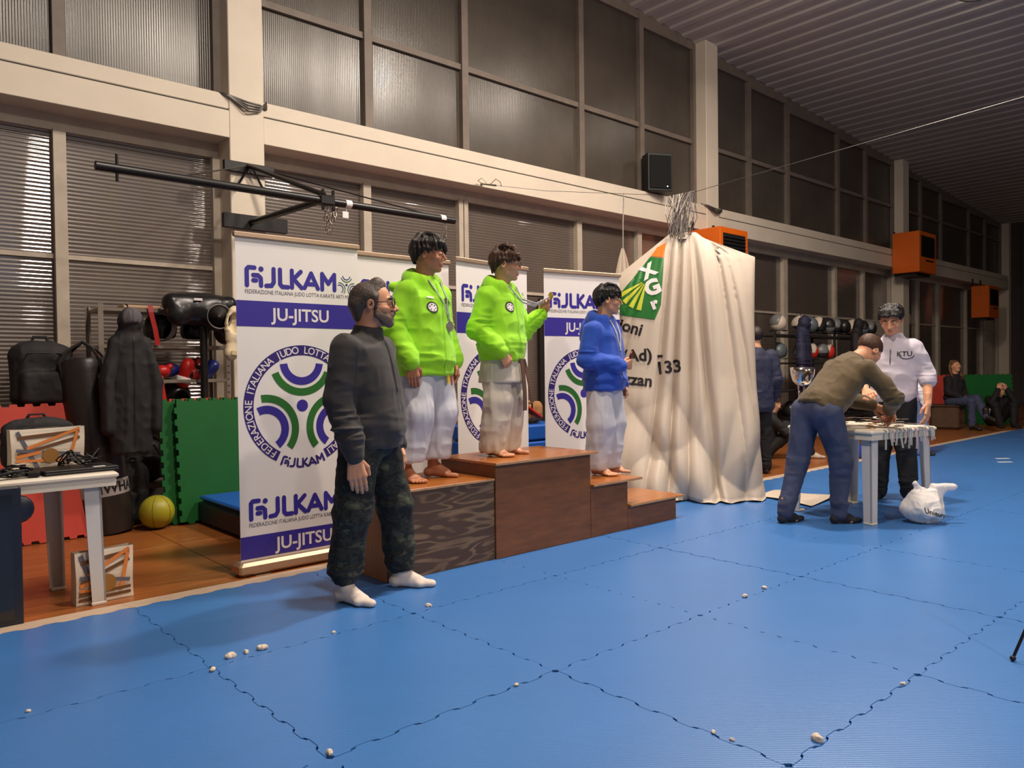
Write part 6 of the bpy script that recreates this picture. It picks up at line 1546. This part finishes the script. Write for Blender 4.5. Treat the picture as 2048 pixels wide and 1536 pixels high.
S2 = SDF((-.2, -.22, -.17), (.2, .22, .2), .008); S2.ell((0, .01, .012), (.146, .170, .160), 0); S2.ell((0, .01, .01), (.130, .154, .144), 0, op='sub'); S2.plane((1, 0, .45), .015, .0); S2.plane((0, 0, 1), -.02, .0)
_PV, _PF = S2.mesh()
def helmet(label, loc, rz, c, c2, group):
    me = np_mesh('helmet', _HV, _HF); me.materials.append(hcol[c]); o = bpy.data.objects.new('helmet', me); COL.objects.link(o); o.location = loc; o.rotation_euler = (0, 0, rz); tag(o, label, 'helmet', group)
    if c2:
        m2 = np_mesh('side_panel', _PV, _PF); m2.materials.append(hcol[c2]); p = bpy.data.objects.new('side_panel', m2); COL.objects.link(p); p.parent = o
    MB().tube([(.142 * math.cos(a), .165 * math.sin(a) + .01, -.12) for a in np.linspace(-.9, PI + .9, 22)], .008, 6).build('rim', hcol['k'], o, smooth=True); return o
ordn = ['first', 'second', 'third', 'fourth', 'fifth', 'sixth', 'seventh', 'eighth', 'ninth', 'tenth']
for i, (c, c2, x) in enumerate((('w', 'g', 10.98), ('k', 'w', 11.75), ('s', None, 12.08), ('k', 'w', 12.42), ('g', 'k', 12.72), ('k', 'g', 13.02), ('k', None, 13.4), ('t', 'w', 13.82), ('s', 'k', 14.18), ('k', 'g', 14.55))):
    helmet('%s helmet, %s from the tarpaulin on the top shelf of the dark rack' % (cname[c] + (' and ' + cname[c2] if c2 else ''), ordn[i]), (x, 3.56, 1.945 + .0), 2.2 + (i * 37 % 10) * .12, c, c2, 'helmets on the top shelf')
for i, (c, c2, x) in enumerate((('s', None, 11.0), ('g', None, 11.75), ('r', 'w', 12.08), ('k', 'g', 12.45), ('r', 'w', 12.78), ('k', None, 14.1), ('s', None, 14.5))):
    helmet('%s helmet, %s from the tarpaulin on the second shelf of the dark rack' % (cname[c] + (' and ' + cname[c2] if c2 else ''), ordn[i]), (x, 3.56, 1.465), 2.0 + (i * 53 % 10) * .13, c, c2, 'helmets on the second shelf')
for i, (c, c2, x) in enumerate((('k', None, 11.4), ('g', None, 11.9), ('s', None, 12.3), ('k', 'g', 13.6))):
    helmet('%s helmet, %s from the tarpaulin on the lowest shelf of the dark rack' % (cname[c] + (' and ' + cname[c2] if c2 else ''), ordn[i]), (x, 3.56, .445), 2.0 + (i * 53 % 10) * .13, c, c2, 'helmets on the lowest shelf')
bb = thing('notice_board', 'pale board leaning behind the person in the navy suit', 'board', (9.85, 3.40, -.04), 0); MB().bx(-.45, .12, 0, .03, .9, 1.85, .003).build('panel', M_FRAME, bb); MB().bx(-.45, .12, -.01, -.001, .9, .93).bx(-.45, .12, -.01, -.001, 1.82, 1.85).bx(.09, .12, -.01, -.001, .93, 1.82).build('frame', M_STEEL, bb); MB().bx(-.3, -.25, .01, .04, 0, .95).bx(0, .05, .01, .04, 0, .95).build('leg', M_STEEL, bb)
bxo = thing('brown_box', 'brown padded box under the seated woman', 'box', (15.2, 2.32, -.04), math.radians(20)); MB().bx(-.42, .34, -.2, .3, 0, .44, .05).build('body', mat('brown_upholstery', rgb(84, 58, 36), .7, var=(5, .3)), bxo); MB().bx(-.41, .33, -.19, .29, .4405, .465, .01).build('lid', mat('brown_upholstery', rgb(84, 58, 36), .7), bxo)
bl = thing('blue_pad', 'small blue foam pad at the mat edge between the bending man and table', 'pad', (9.12, 1.50, -.04), .4); MB().lathe([(.22, 0), (.22, .10), (.19, .17), (.10, .21), (.01, .22)], 24).build('cover', mat('violet_blue_foam', rgb(34, 54, 160), .5, var=(6, .15)), bl, smooth=True); MB().lathe([(.222, .02), (.225, .03), (.222, .04)], 24, cap=False).build('piping', M_NAVY, bl)
ws = thing('wall_gauge', 'white round gauge fixed to the dark pillar in the far corner', 'gauge', (18.9, 4.45, 2.35)); MB().lathe([(.02, 0), (.13, .0), (.14, .03), (.1, .05)], 20, (0, 0, 0), Matrix.Rotation(PI / 2, 3, 'X')).build('dial', M_FRAME, ws, smooth=True); MB().tube([(0, 0, -.1), (0, .02, -.5)], .03, 8).build('pipe', M_STEEL, ws)

# ---------------------------------------------------------------- trophy, medals and ribbons on the table
tr = thing('trophy', 'tall silver cup trophy on the white plastic table', 'trophy', (4.955, .0, .721)); tr.scale = (1.1, 1.1, 1.12); M_CHROME = mat('chrome', rgb(214, 204, 196), .12, metal=1.0); M_TBASE = mat('black_marble', rgb(20, 20, 22), .2)
MB().bx(-.05, .05, -.05, .05, 0, .05, .004).build('base', M_TBASE, tr)
MB().lathe([(.02, .05), (.03, .055), (.012, .08), (.010, .10)], 16).build('foot', M_CHROME, tr, smooth=True)
for k in range(3):
    a = k * 2 * PI / 3; MB().tube([(.008 * math.cos(a), .008 * math.sin(a), .09), (.02 * math.cos(a), .02 * math.sin(a), .20), (.03 * math.cos(a), .03 * math.sin(a), .30)], [.007, .008, .006], 8).build('stem', M_CHROME, tr, smooth=True)
MB().lathe([(.006, .29), (.05, .30), (.075, .33), (.088, .38), (.094, .43), (.091, .43), (.084, .38), (.07, .335), (.045, .31), (.006, .30)], 28, cap=False).build('cup', M_CHROME, tr, smooth=True)
tr2 = thing('small_trophy', 'small bronze coloured trophy beside the bending man on the table', 'trophy', (5.16, -.22, .721)); MB().bx(-.035, .035, -.035, .035, 0, .03, .003).build('base', M_TBASE, tr2); MB().lathe([(.02, .03), (.01, .06), (.012, .10), (.03, .13), (.035, .17), (.03, .17), (.01, .14)], 18).build('cup', mat('copper', rgb(190, 104, 60), .25, metal=1), tr2, smooth=True)
random.seed(31); ca, sa = math.cos(math.radians(-13)), math.sin(math.radians(-13))
tabpt = lambda u, v: (4.66 + u * ca - v * sa, -.70 + u * sa + v * ca)
k = 0
for i in range(16):
    u = random.uniform(.18, .74); v = random.uniform(.10, .50); x, y = tabpt(u, v)
    md = thing('table_medal', 'loose medal with striped ribbon lying in the heap on the plastic table', 'medal', (x, y, .7215 + .0035 * i), random.uniform(0, 6), 'medals heaped on the table')
    MB().lathe([(.005, 0), (.030, .0), (.031, .0025), (.030, .005), (.005, .005)], 16).build('disc', (M_GOLD, M_SILVER, M_BRONZE)[i % 3], md, smooth=True, angle=.6)
    pts = [(.03, 0, .004)]; a = random.uniform(-.4, .4)
    for q in range(6): a += random.uniform(-.6, .6); pts.append((pts[-1][0] + .05 * math.cos(a), pts[-1][1] + .05 * math.sin(a), .004 + .006 * abs(math.sin(q * 1.7))))
    for j, cm in enumerate((M_RW, (M_RB, M_RG, M_RR)[i % 3], M_RW)):
        mb = MB(); vs = []
        for q in range(len(pts)):
            t = Vector(pts[min(q + 1, 6)]) - Vector(pts[max(q - 1, 0)]); n = Vector((-t.y, t.x, 0)).normalized(); c = Vector(pts[q]) + n * (j - 1) * .007
            vs += [c + n * .0034, c - n * .0034]
        mb.add(vs, [(2 * q, 2 * q + 1, 2 * q + 3, 2 * q + 2) for q in range(6)]); mb.build('ribbon_stripe', cm, md)
for i in range(14):
    u = .16 + .045 * i + random.uniform(-.015, .015); x, y = tabpt(u, .002); L = random.uniform(.08, .17)
    rb = thing('hanging_ribbon', 'striped medal ribbon end hanging over the table edge', 'ribbon', (x, y, .0), math.radians(-13), 'ribbon ends over the table edge')
    P = [(0, .06, .7235), (0, .0, .7245), (0, -.008, .715), (random.uniform(-.01, .01), -.012, .72 - L * .5), (random.uniform(-.02, .02), -.012, .72 - L)]
    for j, cm in enumerate((M_RW, (M_RB, M_RG, M_RR)[i % 3], M_RW)):
        vs = []
        for q in P: vs += [(q[0] + (j - 1) * .007 - .0034, q[1], q[2]), (q[0] + (j - 1) * .007 + .0034, q[1], q[2])]
        MB().add(vs, [(2 * q, 2 * q + 1, 2 * q + 3, 2 * q + 2) for q in range(4)]).build('ribbon_stripe', cm, rb)
# white plastic bag on the mat
S = SDF((-.22, -.2, -.01), (.3, .22, .36), .007); S.ell((0, 0, .11), (.15, .11, .115), 0); S.cone((.02, 0, .16), (.14, .0, .24), .10, .03, .06, ((0, 1, 0), .55)); S.cone((.0, 0, .18), (-.05, 0, .30), .09, .02, .06, ((0, 1, 0), .5)); S.ell((.17, 0, .27), (.10, .025, .03), .04); S.plane((0, 0, 1), .003, .01)
wb = sack('plastic_bag', 'crumpled white plastic bag with dark lettering under the medal table', 'bag', (5.08, -.90, 0), math.radians(-42), S, mat('white_plastic_film', rgb(228, 222, 218), .35, var=(6, .05)), folds(((8, 8, 8), .014, 3), ((18, 18, 18), .007, 4), ((40, 40, 40), .002, 5)))
decal(wb, 'dark_lettering', *(lambda vs, fs: ([(v.x - .05, .10 - v.x * .3 + v.y) for v in vs], fs))(*text_mesh('Unieuro', .055, .0008)), M_TBLK, wb, .004, 'back')
# foam chips knocked out of the mat joints, cards, tripod
M_CHIP = mat('pale_foam_chip', rgb(226, 210, 192), .8, var=(30, .2))
chips = [(.10, .05, .03, 'pale foam chip, first of three in the mat joint nearest the socks'), (.17, .055, .02, 'grey foam chip, middle of three in the mat joint nearest the socks'), (.24, .05, .03, 'pale foam chip, last of three in the mat joint nearest the socks'), (-.01, -.04, .02, 'small foam chip at the mat corner below the three chips'),
         (1.12, .04, .022, 'pale foam chip in the joint in front of the podium'), (.57, .02, .014, 'tiny foam chip in the joint past the three chips'), (2.63, -.98, .02, 'foam chip on the open mats before the bending man'), (2.42, -.99, .022, 'torn foam sliver in the joint on the open mats'), (1.21, -1.985, .03, 'large foam chip in the mat joint at the picture bottom'),
         (1.86, -2.0, .014, 'foam chip in the joint below the tripod foot'), (1.01, -1.73, .014, 'foam chip in the cross joint at the picture bottom'), (1.01, -1.80, .012, 'tiny foam chip beside another in the cross joint at the bottom'), (.79, -1.0, .014, 'foam chip in the joint in the middle of the open mats'), (.01, -.98, .02, 'torn foam chip at the bottom mat corner'), (-.64, .04, .012, 'tiny foam chip by the picture edge on the mats')]
for i, (x, y, s, lb) in enumerate(chips):
    S = SDF((-1, -1, -.1), (1, 1, .9), .09); S.ell((0, 0, .25), (.75, .45, .42), 0); S.ell((.3, .1, .35), (.35, .35, .3), .1); S.plane((0, 0, 1), .0, .05)
    o = soft('foam_chip', S, M_CHIP, None, folds(((2, 2, 2), .12, i))); o.scale = (s, s, s); o.location = (x, y, .0005); o.rotation_euler = (0, 0, i * 1.3); tag(o, lb, 'foam chip', 'loose foam chips on the mats')
for x, y, lb in ((9.62, -.20, 'white card lying alone on the far mats'), (10.0, -.07, 'crumpled white slip lying beyond the white card')):
    c = MB().box((0, 0, .002), (.17, .06, .002)).build('paper_card', M_WHITEINK); c.location = (x, y, 0); c.rotation_euler = (0, 0, -.7); tag(c, lb, 'card', 'paper scraps on the far mats')
tp = thing('tripod', 'thin black tripod at the right picture edge', 'tripod', (2.72, -2.53, 0))
for (x, y) in ((-.30, .32), (.02, -.44), (.40, .10)):
    lg = MB().tube([(x, y, .012), (x * .08, y * .08, 1.0)], [.006, .009], 8).build('leg', M_BLACKMETAL, tp); MB().ball((x, y, .012), .012, 10, 6).build('rubber_foot', M_BLACKP, lg, smooth=True)
MB().tube([(0, 0, .75), (0, 0, 1.15)], .011, 8).build('column', M_BLACKMETAL, tp); MB().bx(-.03, .03, -.03, .03, 1.15, 1.2, .005).build('head', M_BLACKP, tp)
# things stacked between the banners
bm2 = thing('mat_stack', 'stack of blue mats with a brown bag seen between two banners', 'mat', (4.05, 2.6, -.04), 0); 
for k2 in range(4): MB().bx(-.3, .75, 0, .7, k2 * .17, k2 * .17 + .165, .02).build('stacked_mat', M_BLU, bm2)
S = SDF((-.4, -.2, -.02), (.4, .2, .3), .009); S.box((0, 0, .12), (.32, .13, .11), .07, 0)
hb = sack('duffel_bag', 'tan duffel bag on the blue mat stack between two banners', 'bag', (4.25, 2.85, .64), 0, S, mat('tan_canvas', rgb(166, 118, 72), .8, var=(6, .2)), folds(((9, 9, 6), .012, 3))); MB().tube([(-.12, -.14, .1), (-.1, -.17, .22), (.1, -.17, .22), (.12, -.14, .1)], .012, 6).build('handle', M_BELTB, hb)
MB().tube([(-.3, -.15, .36), (.0, -.16, .20), (.25, -.15, .06)], .016, 6).build('red_white_strap', M_REDL, hb)
